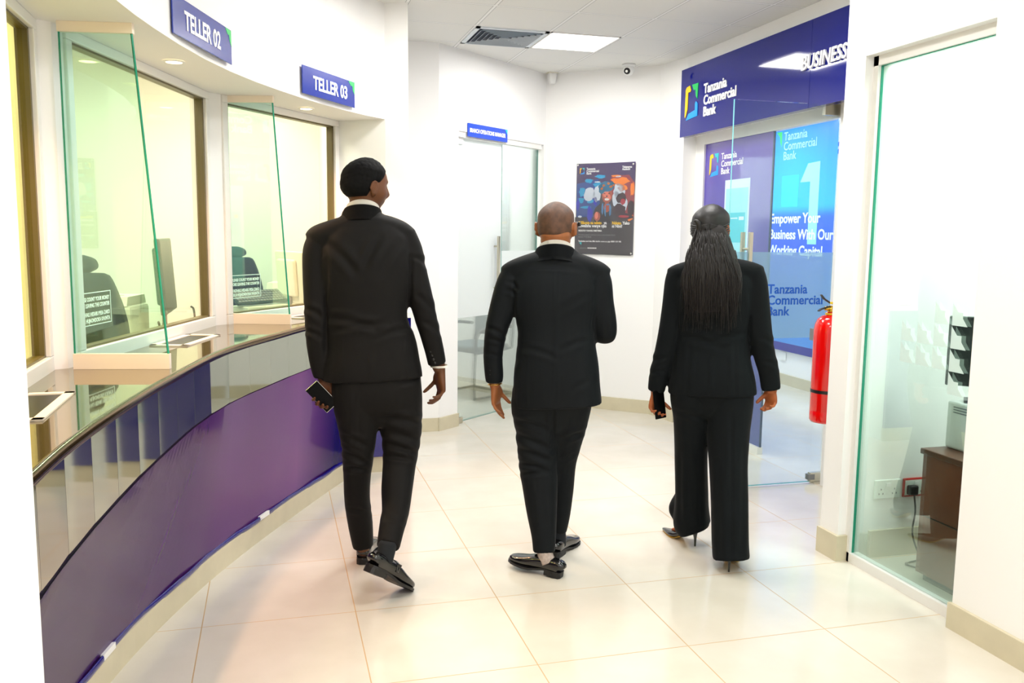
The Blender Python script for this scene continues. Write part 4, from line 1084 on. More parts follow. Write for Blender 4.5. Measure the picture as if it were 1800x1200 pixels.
def shoe_mesh(kind='derby'):
    up = B(); so = B(); st = None
    if kind == 'derby':
        loft(up, [(0, -.002, .045, .026, .022), (0, .004, .052, .033, .034), (0, .03, .054, .036, .036), (0, .07, .050, .036, .033), (0, .105, .050, .038, .034), (0, .15, .044, .044, .030),
                  (0, .19, .034, .048, .025), (0, .23, .028, .046, .020), (0, .26, .024, .039, .017), (0, .280, .021, .027, .013), (0, .289, .019, .012, .008)], n=30, exp=2.6, sub=3)
        out = [(-.030, .0), (-.036, .03), (-.035, .08), (-.038, .12), (-.048, .16), (-.053, .195), (-.050, .235), (-.040, .268), (-.024, .289), (0, .298), (.024, .289), (.040, .266), (.049, .235), (.050, .195), (.044, .15), (.036, .11), (.035, .06), (.033, .01), (.022, -.008), (0, -.012), (-.022, -.008)]
        def zb(y): return float(np.interp(y, [-.02, .085, .13, .17, .30], [.022, .022, .008, .0, .0]))
        def zt(y): return zb(y)+.011
        N = len(out); lo = [so.verts.new((x, y, zb(y))) for x, y in out]; hi = [so.verts.new((x, y, zt(y))) for x, y in out]
        cb = so.verts.new((0, .14, .006)); ct = so.verts.new((0, .14, .02))
        for i in range(N):
            j = (i+1) % N; so.faces.new((lo[i], lo[j], hi[j], hi[i])); so.faces.new((lo[j], lo[i], cb)); so.faces.new((hi[i], hi[j], ct))
        bmesh.ops.recalc_face_normals(so, faces=so.faces)
        prism(so, [(-.031, .0), (-.035, .03), (-.034, .078), (.034, .078), (.034, .03), (.030, .0), (.018, -.009), (-.018, -.009)], 0, .0225)
    return up, so

def place_bm(bm, M):
    bm.transform(M); return bm

def mat_shoe(pos, heading, pitch_=0., roll_=0., s=1., pivot=(0, 0, 0)):
    """heading: angle of the toe from +y, clockwise positive; pitch lifts the heel about pivot"""
    return Matrix.Translation(pos) @ Matrix.Rotation(-heading, 4, 'Z') @ Matrix.Rotation(-pitch_, 4, 'X') @ Matrix.Rotation(roll_, 4, 'Y') @ Matrix.Translation([-p for p in pivot]) @ Matrix.Scale(s, 4)

def derby(parent, M, leather, sole, lab=None, strap=False, sock=None):
    up_, so_ = shoe_mesh()
    so_.normal_update()
    for f in so_.faces: f.material_index = 1 if f.normal.z < -.6 else 0
    place_bm(up_, M); place_bm(so_, M)
    o = obj('shoe', up_, leather, parent, True); obj('sole', so_, None, o, mats=[M_sole, sole])
    if strap:
        b = B(); loft(b, [tuple(M @ Vector(p))+(.010, .003) for p in ((-.043, .122, .042), (-.032, .124, .074), (0, .126, .086), (.032, .124, .074), (.043, .122, .042))], n=10, hint=tuple(M.to_3x3() @ Vector((0, 1, 0))), sub=4); obj('strap', b, leather, o, True)
        b = B(); bmesh.ops.create_cube(b, size=1, matrix=M @ Matrix.Translation((.038, .124, .068)) @ Matrix.Rotation(.4, 4, 'Y') @ Matrix.Diagonal((.006, .018, .02, 1))); obj('buckle', b, M_black, o)
    return o

M_suit1 = cloth('black_suit_cloth', (15, 14, 14)); M_suit2 = cloth('blue_black_suit_cloth', (9, 14, 18)); M_suit3 = cloth('teal_black_suit_cloth', (7, 12, 15), .82)
M_leather = pbr('black_polished_leather', (12, 12, 14), .16, coat=.5); M_sole = pbr('dark_rubber_sole', (16, 16, 18), .5); M_sole2 = pbr('worn_reddish_sole', (84, 46, 40), .5)
M_shirt = pbr('white_shirt_cotton', (246, 243, 232), .7)
M_skin1 = skin_mat('deep_brown_skin', (98, 60, 36)); M_skin2 = skin_mat('brown_skin', (150, 92, 54)); M_skin3 = skin_mat('warm_brown_skin', (158, 88, 50))
M_hair1 = pbr('short_black_hair', (8, 8, 9), .8, spec=.15, bump=(420, .5)); M_gold = pbr('gold', (225, 180, 90), .2, metal=1)
M_stub = pbr('shaved_stubble', (88, 58, 40), .62, var=(38, .45), bump=(500, .2))
M_longhair = pbr('long_dark_brown_hair', (15, 9, 8), .48, spec=.35)

def L(rings, **kw):
    d = dict(rings=rings, n=kw.pop('n', 32), exp=kw.pop('exp', 2.4), sub=kw.pop('sub', 4)); d.update(kw); return d
def thin(rings, k, kb=None):
    return [(x, y, z, a*k, b*(kb or k)) for x, y, z, a, b in rings]

def collar_band(rings_in, mat, parent, name='collar', a0=-PI*1.22, a1=PI*.22, t=.006):
    """open band round the neck: rings (x,y,z,a,b) from top to bottom, spanning angles behind the neck"""
    bm = B(); rows = []
    for (x, y, z, a, b, zf) in rings_in:
        row = []
        for k in range(41):
            an = a0+(a1-a0)*k/40; c, s = math.cos(an), math.sin(an)
            row.append(bm.verts.new((x+a*c, y+b*s, z+zf*(s+1)*.5)))
        rows.append(row)
    for i in range(len(rows)-1):
        for k in range(40): bm.faces.new((rows[i][k], rows[i][k+1], rows[i+1][k+1], rows[i+1][k]))
    bmesh.ops.solidify(bm, geom=bm.faces[:], thickness=t)
    bmesh.ops.recalc_face_normals(bm, faces=bm.faces)
    return obj(name, bm, mat, parent, True)

def buttons(parent, pts, mat, r=.0065):
    for p in pts:
        bm = B(); bmesh.ops.create_uvsphere(bm, u_segments=12, v_segments=8, radius=1, matrix=Matrix.Translation(p) @ Matrix.Diagonal((r, r*.6, r, 1))); obj('cuff_button', bm, mat, parent, True)

def phone(name_lab, M, w_, h_, parent=None, rim=M_chrome, back=None):
    t = thing('mobile_phone', name_lab, 'phone', (0, 0, 0), group=None)
    bm = B(); box(bm, -w_/2, -h_/2, -.004, w_/2, h_/2, .004, M, .003); obj('casing', bm, rim, t)
    bm = B(); box(bm, -w_/2+.002, -h_/2+.002, .0038, w_/2-.002, h_/2-.002, .0046, M); obj('screen', bm, M_scr, t)
    bm = B(); box(bm, -w_/2+.002, -h_/2+.002, -.0046, w_/2-.002, h_/2-.002, -.0038, M); obj('back_cover', bm, back or M_black, t)
    return t
M_scr = pbr('black_phone_glass', (4, 4, 5), .3, spec=.12)

# ---------- man on the left
p1 = thing('person', 'tallest person, in a black suit, head turned right, phone in the left hand', 'person', (.43, 3.82, 0), -.1121)
torso1 = [(-.012, .0, .903, .219, .138), (-.014, 0, .96, .212, .140), (-.016, 0, 1.04, .196, .136), (-.032, 0, 1.13, .176, .130), (-.036, 0, 1.22, .176, .132), (-.036, .0, 1.35, .196, .140), (-.038, 0, 1.45, .200, .136), (-.045, .0, 1.53, .180, .115), (-.050, .005, 1.585, .120, .088), (-.052, .01, 1.625, .080, .072)]
yoke1 = [(-.272, .0, 1.492, .040, .045), (-.235, 0, 1.512, .072, .060), (-.14, 0, 1.545, .090, .060), (-.055, .0, 1.565, .098, .062), (.03, 0, 1.563, .090, .058), (.105, 0, 1.540, .074, .056), (.150, 0, 1.520, .045, .045)]
slL = [(-.236, 0, 1.520, .048, .060), (-.246, -.002, 1.46, .060, .070), (-.252, -.008, 1.36, .056, .068), (-.249, -.015, 1.21, .054, .062), (-.246, -.016, 1.07, .052, .058), (-.236, -.012, .97, .048, .053), (-.226, -.008, .915, .043, .049)]
slR = [(.128, 0, 1.548, .046, .058), (.146, -.002, 1.47, .060, .070), (.163, -.008, 1.39, .058, .068), (.194, -.016, 1.27, .054, .060), (.228, -.016, 1.14, .046, .054), (.257, -.010, 1.03, .043, .048), (.271, -.004, .962, .041, .045)]
folds1 = [(-.20, 1.50, -.07, 1.36, .016, .008, -1), (.02, 1.52, -.05, 1.38, .014, .008, -1), (.10, 1.50, .02, 1.36, .014, .006, -1), (-.20, 1.18, .02, 1.13, .014, .006, -1), (-.18, 1.12, .05, 1.16, .012, .005, -1), (.16, 1.13, .00, 1.09, .012, .005, -1), (-.2, 1.42, -.215, 1.0, .010, .008, -1), (.150, 1.44, .148, 1.25, .010, .008, -1),
          (.16, 1.44, .22, 1.40, .010, .005, -1), (.17, 1.28, .25, 1.20, .012, .005, -1), (.20, 1.16, .28, 1.10, .011, .005, -1), (-.30, 1.22, -.22, 1.17, .012, .006, -1), (-.30, 1.12, -.22, 1.08, .010, .005, -1), (-.015, .90, -.012, 1.03, .006, .004, -1), (.115, .90, .12, 1.10, .006, .004, -1), (-.145, .90, -.15, 1.08, .006, .003, -1)]
jk = garment('jacket', [L(torso1, exp=2.7), L(yoke1, hint=(0, 1, 0)), L(slL), L(slR)], .0068, M_suit1, p1, 2, folds1, .0035, 3)
collar_band([(-.051, .006, 1.660, .080, .078, -.05), (-.053, .006, 1.650, .086, .083, -.06), (-.055, .004, 1.612, .100, .094, -.08), (-.056, .004, 1.598, .108, .100, -.08)], M_suit1, jk, t=.005)
collar_band([(-.050, .008, 1.681, .071, .071, -.07), (-.051, .008, 1.66, .073, .073, -.07), (-.052, .01, 1.61, .074, .074, -.05)], M_shirt, p1, 'shirt_collar', -PI*1.4, PI*.4, .003)
buttons(jk, [(.240, -.052, 1.025), (.246, -.051, 1.007), (.252, -.050, .990), (.258, -.048, .974)], M_black)
legL1 = [(-.085, 0, .90, .105, .125), (-.088, 0, .80, .102, .118), (-.080, .02, .624, .080, .092), (-.087, .05, .459, .064, .076), (-.089, .08, .33, .058, .068), (-.076, .11, .198, .056, .062), (-.065, .125, .088, .048, .055)]
legR1 = [(.090, .0, .90, .108, .125), (.103, .02, .796, .103, .118), (.111, .03, .643, .091, .098), (.103, .0, .53, .077, .084), (.088, -.08, .416, .069, .074), (.081, -.14, .345, .060, .066), (.062, -.215, .285, .054, .058), (.046, -.275, .225, .048, .052)]
pel1 = [(0, 0, 1.0, .170, .110), (-.002, 0, .90, .190, .128), (.004, 0, .80, .190, .120), (.01, 0, .72, .140, .070), (.012, 0, .68, .06, .04)]
folds1t = [(.02, .74, .20, .70, .014, .008, -1), (.02, .68, .19, .62, .014, .008, -1), (.03, .62, .18, .56, .012, .009, -1), (.03, .56, .17, .54, .010, .008, -1), (-.15, .66, -.03, .60, .012, .007, -1), (-.15, .58, -.04, .52, .012, .008, -1), (-.14, .50, -.04, .49, .010, .007, -1), (-.09, .86, -.10, .62, .006, .003, -1), (.10, .86, .11, .66, .006, .003, -1), (.02, .34, .12, .31, .010, .004, -1), (-.12, .30, -.03, .26, .010, .004, -1)]
garment('trousers', [L(pel1, exp=2.6), L(legL1), L(legR1)], .0068, M_suit1, p1, 2, folds1t, .004, 8)
MH1 = Matrix.Translation((-.036, .012, 1.732)) @ Matrix.Rotation(math.radians(-60), 4, 'Z') @ Matrix.Rotation(math.radians(-4), 4, 'X')
neck1 = [(-.050, 0, 1.50, .060, .060), (-.050, .002, 1.60, .059, .058), (-.048, .004, 1.66, .060, .060), (-.044, .010, 1.72, .058, .062)]
body1 = [L(thin(torso1[:-1], .84)), L(thin(yoke1, .62), hint=(0, 1, 0)), L(thin(slL, .66)+[(-.222, -.006, .90, .025, .022)]), L(thin(slR, .66)+[(.284, 0, .935, .027, .021)]), L(thin(pel1, .82)), L(thin(legL1[1:], .66)+[(-.062, .15, .05, .030, .035)]), L(thin(legR1[1:], .62)+[(.038, -.295, .19, .028, .030)]), L(neck1)]
HM = []
person_body(body1, [lambda b: head_mesh(b, MH1, 1.0), lambda b: (ear(b, MH1, 1), ear(b, MH1, -1)),
    lambda b: HM.append(hand(b, (.286, 0, .935), (.05, -.05, -1), (-.95, -.25, -.05), (-.25, 1, 0), ((20, 32, 24), (26, 38, 28), (30, 42, 30), (34, 40, 28)), 1.04, (4, 10, 10), (.35, .60, -.72))),
    lambda b: HM.append(hand(b, (-.214, -.012, .905), (-.30, -.02, -.95), (.16, -1, 0), (1, 0, 0), ((38, 52, 34), (40, 60, 40), (42, 62, 40), (46, 60, 40)), 1.0, (4, 8, 10), (.70, .25, -.70)))], M_skin1, p1)
hair_cap(MH1, 1.03, .014, (-.050, -.040, .020, .024, .064, .074), M_hair1, p1, 4, .0012)
collar_band([(.277, -.002, .958, .040, .044, 0), (.280, -.001, .948, .039, .043, 0)], M_shirt, p1, 'shirt_cuff', 0, 2*PI, .002)
derby(p1, mat_shoe((-.065, .118, 0), math.radians(10)), M_leather, M_sole)
derby(p1, mat_shoe((.135, -.205, .0), math.radians(46), math.radians(33), math.radians(0), 1.0, (0, .285, 0.0)), M_leather, M_sole2, strap=True)
bm = B(); loft(bm, [(.046, -.272, .245, .040, .045), (.036, -.290, .20, .037, .043), (.030, -.300, .165, .034, .042)], n=24, sub=3); obj('sock', bm, pbr('dark_sock', (14, 20, 26), .9), p1, True)
bm = B(); loft(bm, [(-.065, .132, .14, .042, .048), (-.064, .142, .09, .038, .046), (-.062, .152, .05, .034, .044)], n=24, sub=3); obj('sock', bm, bpy.data.materials['dark_sock'], p1, True)
Rz1 = Matrix.Translation((.43, 3.82, 0)) @ Matrix.Rotation(-.1121, 4, 'Z')
# phone held behind the curled fingers, screen to the rear
phx = Vector((-.74, 0, -.67)).normalized(); phy = Vector((-.66, .0, .74)).normalized(); phy = (phy-phx*phy.dot(phx)).normalized(); phn = phx.cross(phy)
if phn.y > 0: phx = -phx; phn = phx.cross(phy)
MP = Matrix(((phx.x, phy.x, phn.x, -.232), (phx.y, phy.y, phn.y, -.052), (phx.z, phy.z, phn.z, .832), (0, 0, 0, 1)))
phone('black screened silver edged phone in the left hand of the tallest man', Rz1 @ MP, .068, .135)

# ---------- man in the middle
p2 = thing('person', 'man with shaved head and glasses, walking away between the other two people', 'person', (1.23, 3.75, 0), -.3169)
torso2 = [(.024, .0, .768, .206, .150), (.020, 0, .85, .200, .152), (.018, 0, .95, .192, .150), (.014, 0, 1.05, .178, .144), (.012, 0, 1.13, .176, .140), (.006, 0, 1.25, .200, .142), (.008, 0, 1.33, .198, .130), (.008, 0, 1.39, .172, .108), (.006, .006, 1.44, .118, .088), (.004, .01, 1.475, .084, .076)]
yoke2 = [(-.222, 0, 1.352, .045, .045), (-.180, 0, 1.375, .072, .052), (-.09, 0, 1.405, .090, .056), (.005, 0, 1.425, .098, .060), (.10, 0, 1.405, .090, .056), (.190, 0, 1.375, .072, .052), (.232, 0, 1.350, .045, .045)]
s2L = [(-.180, 0, 1.385, .045, .058), (-.200, -.004, 1.33, .058, .068), (-.222, -.010, 1.25, .060, .066), (-.250, -.014, 1.15, .054, .062), (-.266, -.010, 1.07, .048, .056), (-.275, -.002, .98, .044, .050), (-.270, .006, .90, .043, .047), (-.268, .010, .862, .039, .043)]
s2R = [(.190, 0, 1.385, .045, .058), (.208, -.004, 1.33, .052, .066), (.218, -.012, 1.24, .052, .064), (.232, -.020, 1.15, .053, .058), (.236, -.004, 1.098, .050, .048), (.222, .06, 1.105, .044, .046), (.195, .14, 1.13, .040, .043), (.165, .20, 1.150, .037, .040)]
folds2 = [(-.21, 1.33, -.16, 1.30, .008, .006, -1), (-.22, 1.29, -.17, 1.27, .008, .006, -1), (-.13, 1.40, .12, 1.39, .010, .003, -1), (-.175, 1.33, -.178, 1.12, .009, .007, -1), (.185, 1.33, .175, 1.12, .009, .007, -1), (-.16, 1.04, .02, 1.00, .012, .004, -1), (.16, 1.08, .03, 1.03, .012, .004, -1), (-.30, 1.12, -.22, 1.08, .010, .006, -1), (-.30, 1.07, -.23, 1.05, .009, .006, -1), (-.31, 1.0, -.24, .98, .009, .004, -1),
          (.08, .85, .18, .90, .012, .003, -1), (.01, 1.40, .015, .80, .005, .0025, -1), (-.120, .76, -.125, 1.0, .006, .004, -1), (.02, 1.20, .16, 1.28, .014, .003, -1), (-.16, .98, -.19, .90, .01, .004, -1)]
jk2 = garment('jacket', [L(torso2, exp=2.8), L(yoke2, hint=(0, 1, 0)), L(s2L), L(s2R)], .0068, M_suit2, p2, 2, folds2, .003, 13)
collar_band([(.003, .004, 1.502, .087, .096, -.06), (.003, .003, 1.492, .094, .101, -.07), (.003, .002, 1.450, .116, .112, -.09), (.003, .002, 1.434, .132, .118, -.10)], M_suit2, jk2, t=.005)
collar_band([(.004, .004, 1.520, .075, .088, -.07), (.004, .004, 1.485, .078, .090, -.07), (.004, .006, 1.44, .079, .090, -.07)], M_shirt, p2, 'shirt_collar', -PI*1.4, PI*.4, .003)
buttons(jk2, [(-.283, -.040, .925), (-.283, -.037, .905)], M_black)
leg2L = [(-.060, 0, .80, .112, .125), (-.080, 0, .77, .110, .122), (-.069, .02, .65, .100, .108), (-.060, .01, .461, .088, .088), (-.050, -.02, .389, .083, .080), (-.038, -.06, .266, .070, .068), (-.027, -.09, .168, .057, .058), (-.024, -.11, .094, .050, .052)]
leg2R = [(.076, .01, .80, .108, .125), (.081, .02, .766, .102, .120), (.070, .05, .65, .091, .104), (.055, .08, .477, .066, .080), (.055, .10, .332, .056, .066), (.052, .12, .213, .048, .058), (.042, .14, .118, .042, .052)]
pel2 = [(.004, 0, .90, .165, .12), (.0, 0, .80, .186, .132), (-.002, .005, .70, .150, .095), (0, .01, .64, .10, .060), (0, .01, .60, .04, .03)]
folds2t = [(-.17, .70, -.02, .66, .012, .007, -1), (-.17, .63, -.01, .57, .014, .008, -1), (-.15, .56, .0, .51, .012, .008, -1), (-.15, .49, -.02, .47, .010, .008, -1), (-.14, .44, -.02, .46, .010, .007, -1), (.05, .60, .15, .64, .012, .006, -1), (.06, .50, .11, .53, .010, .005, -1), (.004, .76, .006, .56, .010, .012, -1), (.09, .74, .075, .5, .006, .003, -1), (-.07, .44, -.04, .12, .005, .003, -1)]
garment('trousers', [L(pel2, exp=2.6), L(leg2L), L(leg2R)], .0068, M_suit2, p2, 2, folds2t, .004, 18)
MH2 = Matrix.Translation((.004, .010, 1.572)) @ Matrix.Rotation(math.radians(-14), 4, 'Z') @ Matrix.Rotation(math.radians(5), 4, 'X')
neck2 = [(.003, 0, 1.36, .062, .06), (.003, 0, 1.45, .062, .062), (.003, -.002, 1.500, .064, .064), (.003, -.008, 1.516, .068, .071), (.003, -.002, 1.527, .061, .060), (.003, -.010, 1.540, .070, .074), (.003, -.004, 1.552, .063, .063), (.003, -.010, 1.563, .068, .071), (.004, .0, 1.58, .058, .06)]
person_body([L(thin(torso2[:-1], .84)), L(thin(yoke2, .62), hint=(0, 1, 0)), L(thin(s2L, .66)+[(-.264, .012, .84, .025, .022)]), L(thin(s2R, .66)+[(.14, .235, 1.165, .024, .022)]), L(thin(pel2, .82)), L(thin(leg2L[1:], .62)+[(-.022, -.125, .06, .03, .032)]), L(thin(leg2R[1:], .62)+[(.055, .16, .06, .03, .032)]), L(neck2, sub=3)],
    [lambda b: head_mesh(b, MH2, 1.07), lambda b: (ear(b, MH2, 1, 1.03), ear(b, MH2, -1, 1.03)),
     lambda b: hand(b, (-.266, .010, .848), (.06, .05, -1), (.92, -.38, -.05), (.35, .9, 0), ((8, 14, 10), (12, 18, 12), (16, 22, 14), (22, 26, 16)), .94, (2, 6, 8), (.30, .52, -.80)),
     lambda b: hand(b, (.135, .24, 1.168), (-.75, .6, .15), (0, -.5, -1), (0, .3, 1), ((30, 40, 30), (34, 44, 30), (38, 46, 30), (40, 46, 30)), .98)], M_skin2, p2)
hair_cap(MH2, 1.07, .0016, (-.046, -.036, .012, .020, .062, .072), M_stub, p2, 5, .0)
collar_band([(-.267, .010, .868, .036, .040, 0), (-.267, .010, .861, .036, .040, 0)], M_shirt, p2, 'shirt_cuff', 0, 2*PI, .002)
bm = B(); P = [(-.266+.031*math.cos(a), .010+.026*math.sin(a), .852+.003*math.cos(a)) for a in np.linspace(0, 2*PI, 25)]
tube(bm, P, .0028, 8); obj('bracelet', bm, M_gold, p2, True)
g = None
bm = B()
for s in (-1, 1): tube(bm, [tuple(MH2 @ Vector(q)) for q in ((s*.062, .095, .016), (s*.080, .085, .018), (s*.088, .04, .016), (s*.088, .0, .012), (s*.086, -.016, -.004))], .0022, 8)
g = obj('glasses', bm, M_black, p2, True)
for s in (-1, 1):
    bm = B(); P = [tuple(MH2 @ Vector((s*.034+.027*math.cos(a), .112, .008+.019*math.sin(a)))) for a in np.linspace(0, 2*PI, 25)]; tube(bm, P, .002, 6); obj('rim', bm, M_chrome, g, True)
bm = B(); box(bm, .060, .088, .000, .092, .104, .020, MH2, .003); obj('hinge', bm, M_black, g)
derby(p2, mat_shoe((.050, -.165, .0), math.radians(-64), math.radians(-7), 0, .90, (0, .0, 0)) @ Matrix.Translation((0, 0, .0)), M_leather, M_sole)
derby(p2, mat_shoe((.022, .075, .0), math.radians(24), 0, 0, .93), M_leather, M_sole)
bm = B(); loft(bm, [(-.022, -.112, .13, .036, .040), (-.018, -.122, .085, .036, .040), (-.005, -.130, .055, .036, .046)], n=24, sub=3); obj('sock', bm, pbr('grey_patterned_sock', (172, 158, 150), .9, var=(90, .25)), p2, True)

bm = B(); loft(bm, [(.042, .125, .15, .034, .040), (.046, .135, .09, .033, .040), (.050, .140, .045, .032, .044)], n=24, sub=3); obj('sock', bm, bpy.data.materials['dark_sock'], p2, True)

# ---------- woman on the right
p3 = thing('person', 'woman in a teal-black trouser suit with long dark half-tied hair, walking away on the right', 'person', (2.0, 3.68, 0), -.4978)
torso3 = [(.008, .0, .800, .208, .135), (.006, 0, .86, .200, .136), (.0, 0, .95, .182, .124), (-.002, 0, 1.03, .172, .112), (-.002, 0, 1.10, .166, .108), (-.004, 0, 1.18, .176, .114), (-.004, 0, 1.27, .184, .118), (-.004, 0, 1.34, .178, .108), (-.006, 0, 1.39, .138, .088), (-.010, .004, 1.43, .080, .068), (-.012, .008, 1.46, .056, .055)]
yoke3 = [(-.205, 0, 1.350, .040, .040), (-.170, 0, 1.368, .062, .044), (-.09, 0, 1.385, .080, .050), (-.005, 0, 1.400, .088, .055), (.09, 0, 1.392, .080, .050), (.165, 0, 1.382, .062, .044), (.205, 0, 1.366, .040, .040)]
s3L = [(-.175, 0, 1.385, .040, .050), (-.186, -.003, 1.33, .046, .056), (-.192, -.008, 1.22, .048, .055), (-.202, -.014, 1.10, .050, .052), (-.220, -.012, .98, .050, .048), (-.244, -.004, .88, .046, .045), (-.256, .004, .798, .041, .042)]
s3R = [(.172, 0, 1.400, .040, .050), (.190, -.003, 1.34, .046, .056), (.204, -.008, 1.22, .050, .055), (.216, -.014, 1.11, .052, .052), (.238, -.012, 1.0, .050, .048), (.262, -.004, .92, .048, .045), (.277, .004, .832, .045, .043)]
folds3 = [(-.14, 1.08, .05, 1.03, .016, .005, -1), (.15, 1.10, -.02, 1.05, .014, .005, -1), (-.12, 1.14, .0, 1.09, .014, .004, -1), (-.158, 1.30, -.160, 1.10, .008, .006, -1), (.158, 1.30, .164, 1.10, .008, .006, -1), (.0, .80, .002, 1.0, .005, .004, -1), (-.11, .80, -.10, 1.05, .010, .004, -1), (.11, .80, .10, 1.05, .010, .004, -1), (-.28, .94, -.20, .97, .010, .005, -1), (-.29, .88, -.21, .90, .009, .004, -1), (.22, 1.08, .28, 1.04, .010, .004, -1), (.24, .97, .30, .94, .009, .004, -1)]
jk3 = garment('jacket', [L(torso3, exp=2.6), L(yoke3, hint=(0, 1, 0)), L(s3L), L(s3R)], .0066, M_suit3, p3, 2, folds3, .003, 23)
leg3L = [(-.075, 0, .83, .105, .120), (-.089, 0, .786, .100, .120), (-.085, .03, .674, .086, .105), (-.080, .07, .467, .079, .090), (-.070, .10, .286, .080, .088), (-.068, .115, .20, .084, .092), (-.064, .12, .115, .092, .098), (-.048, .115, .074, .076, .090)]
leg3R = [(.080, 0, .83, .108, .120), (.096, 0, .785, .106, .120), (.090, -.02, .624, .100, .110), (.095, -.06, .47, .088, .096), (.106, -.10, .31, .084, .096), (.111, -.13, .222, .083, .098), (.118, -.145, .12, .084, .102), (.125, -.16, .052, .085, .106)]
pel3 = [(.004, 0, .90, .165, .11), (.004, 0, .82, .188, .125), (.004, .0, .74, .165, .098), (.004, .01, .69, .10, .055), (.004, .01, .67, .04, .03)]
def flare(b): loft(b, [(-.095, .15, .26, .045, .05), (-.138, .16, .19, .040, .05), (-.152, .165, .158, .030, .05), (-.128, .165, .105, .020, .045)], n=16, sub=3)
folds3t = [(-.10, .70, -.08, .15, .010, .005, -1), (.10, .74, .12, .10, .010, .006, -1), (.16, .60, .17, .10, .012, .006, -1), (.05, .50, .07, .08, .012, .006, -1), (-.13, .5, -.12, .15, .010, .005, -1), (-.04, .5, -.02, .12, .010, .005, -1), (-.15, .72, .0, .67, .012, .004, -1)]
garment('trousers', [L(pel3, exp=2.6), L(leg3L), L(leg3R)], .0066, M_suit3, p3, 2, folds3t, .003, 28, boxes=(flare,))
MH3 = Matrix.Translation((-.026, .012, 1.568)) @ Matrix.Rotation(math.radians(-26), 4, 'Z') @ Matrix.Rotation(math.radians(0), 4, 'X') @ Matrix.Scale(.97, 4)
neck3 = [(-.010, 0, 1.36, .050, .05), (-.012, 0, 1.45, .048, .048), (-.018, .0, 1.50, .048, .050), (-.024, .006, 1.56, .046, .05)]
person_body([L(thin(torso3[:-1], .84)), L(thin(yoke3, .62), hint=(0, 1, 0)), L(thin(s3L, .62)+[(-.256, .006, .785, .022, .019)]), L(thin(s3R, .62)+[(.280, .006, .815, .022, .019)]), L(thin(pel3, .82)), L(thin(leg3L[1:-2], .56)+[(-.055, .13, .14, .026, .030), (-.055, .135, .10, .024, .032)]), L(thin(leg3R[1:-2], .56)+[(.115, -.15, .14, .026, .030), (.116, -.16, .10, .024, .032)]), L(neck3),
    dict(rings=[(-.052, .125, .105, .020, .022), (-.085, .17, .085, .026, .022), (-.120, .205, .048, .030, .016), (-.150, .235, .030, .026, .012)], n=18, exp=2.2, sub=3),
    dict(rings=[(.116, -.16, .105, .020, .022), (.122, -.10, .085, .026, .022), (.128, -.06, .048, .030, .016)], n=18, exp=2.2, sub=3)],
    [lambda b: head_mesh(b, MH3, 1.0), lambda b: (ear(b, MH3, 1), ear(b, MH3, -1)),
     lambda b: hand(b, (.280, .004, .842), (.02, .05, -1), (-.62, -.75, 0), (-.75, .65, 0), ((30, 38, 24), (34, 44, 26), (38, 48, 28), (42, 48, 28)), .80, (6, 10, 10), (.55, .42, -.72)),
     lambda b: hand(b, (-.258, .004, .792), (-.06, -.02, -1), (.72, -.70, 0), (.75, .7, 0), ((36, 46, 30), (40, 50, 34), (42, 54, 36), (44, 54, 36)), .88, (4, 8, 8), (.62, .50, -.60))], M_skin3, p3, .0040)
M_caphair = pbr('sleek_dark_hair', (12, 8, 8), .5, spec=.4)
hc = hair_cap(MH3, 1.02, .012, (-.20, -.20, -.045, .02, .062, .072), M_caphair, p3, 6, .0003)
# hanging hair: a core mass and many strands
core = [(-.034, -.062, 1.604, .022, .006), (-.032, -.074, 1.585, .056, .014), (-.028, -.086, 1.55, .078, .026), (-.024, -.098, 1.50, .094, .034), (-.018, -.118, 1.44, .112, .034), (-.014, -.132, 1.37, .124, .032), (-.014, -.142, 1.31, .128, .026), (-.016, -.144, 1.25, .104, .015), (-.012, -.142, 1.20, .060, .006)]
bm = B(); loft(bm, core, n=40, sub=5, exp=2.3)
rg = random.Random(11)
CR = np.array(core)
def core_at(z):
    zz = CR[::-1, 2]; return [float(np.interp(z, zz, CR[::-1, k])) for k in (0, 1, 3, 4)]
for k in range(420):
    u = rg.uniform(-1, 1); z0 = rg.uniform(1.42, 1.578); z1 = rg.uniform(1.10, 1.26) if rg.random() < .7 else rg.uniform(1.18, 1.34)
    if rg.random() < .25: z1 = rg.uniform(1.20, 1.40)
    ph = rg.uniform(0, 6.28); am = rg.uniform(.002, .008); dr = rg.uniform(-.016, .016); pts = []
    for j in range(12):
        f = j/11; z = z0+(z1-z0)*f; cx, cy2, a, b = core_at(max(z, 1.29))
        x = cx+u*a*1.0+am*math.sin(ph+f*7)+dr*f; yb = -b*math.sqrt(max(0, 1-min(abs(u), .99)**2.3))
        pts.append((x, cy2+yb-.002+.003*math.sin(ph+f*5), z, max(.0006, .0034*(1-f**2.2)), max(.0006, .0024*(1-f**2.2))))
    loft(bm, pts, n=5, exp=2, cap=True)
obj('long_hair', bm, M_longhair, p3, True)
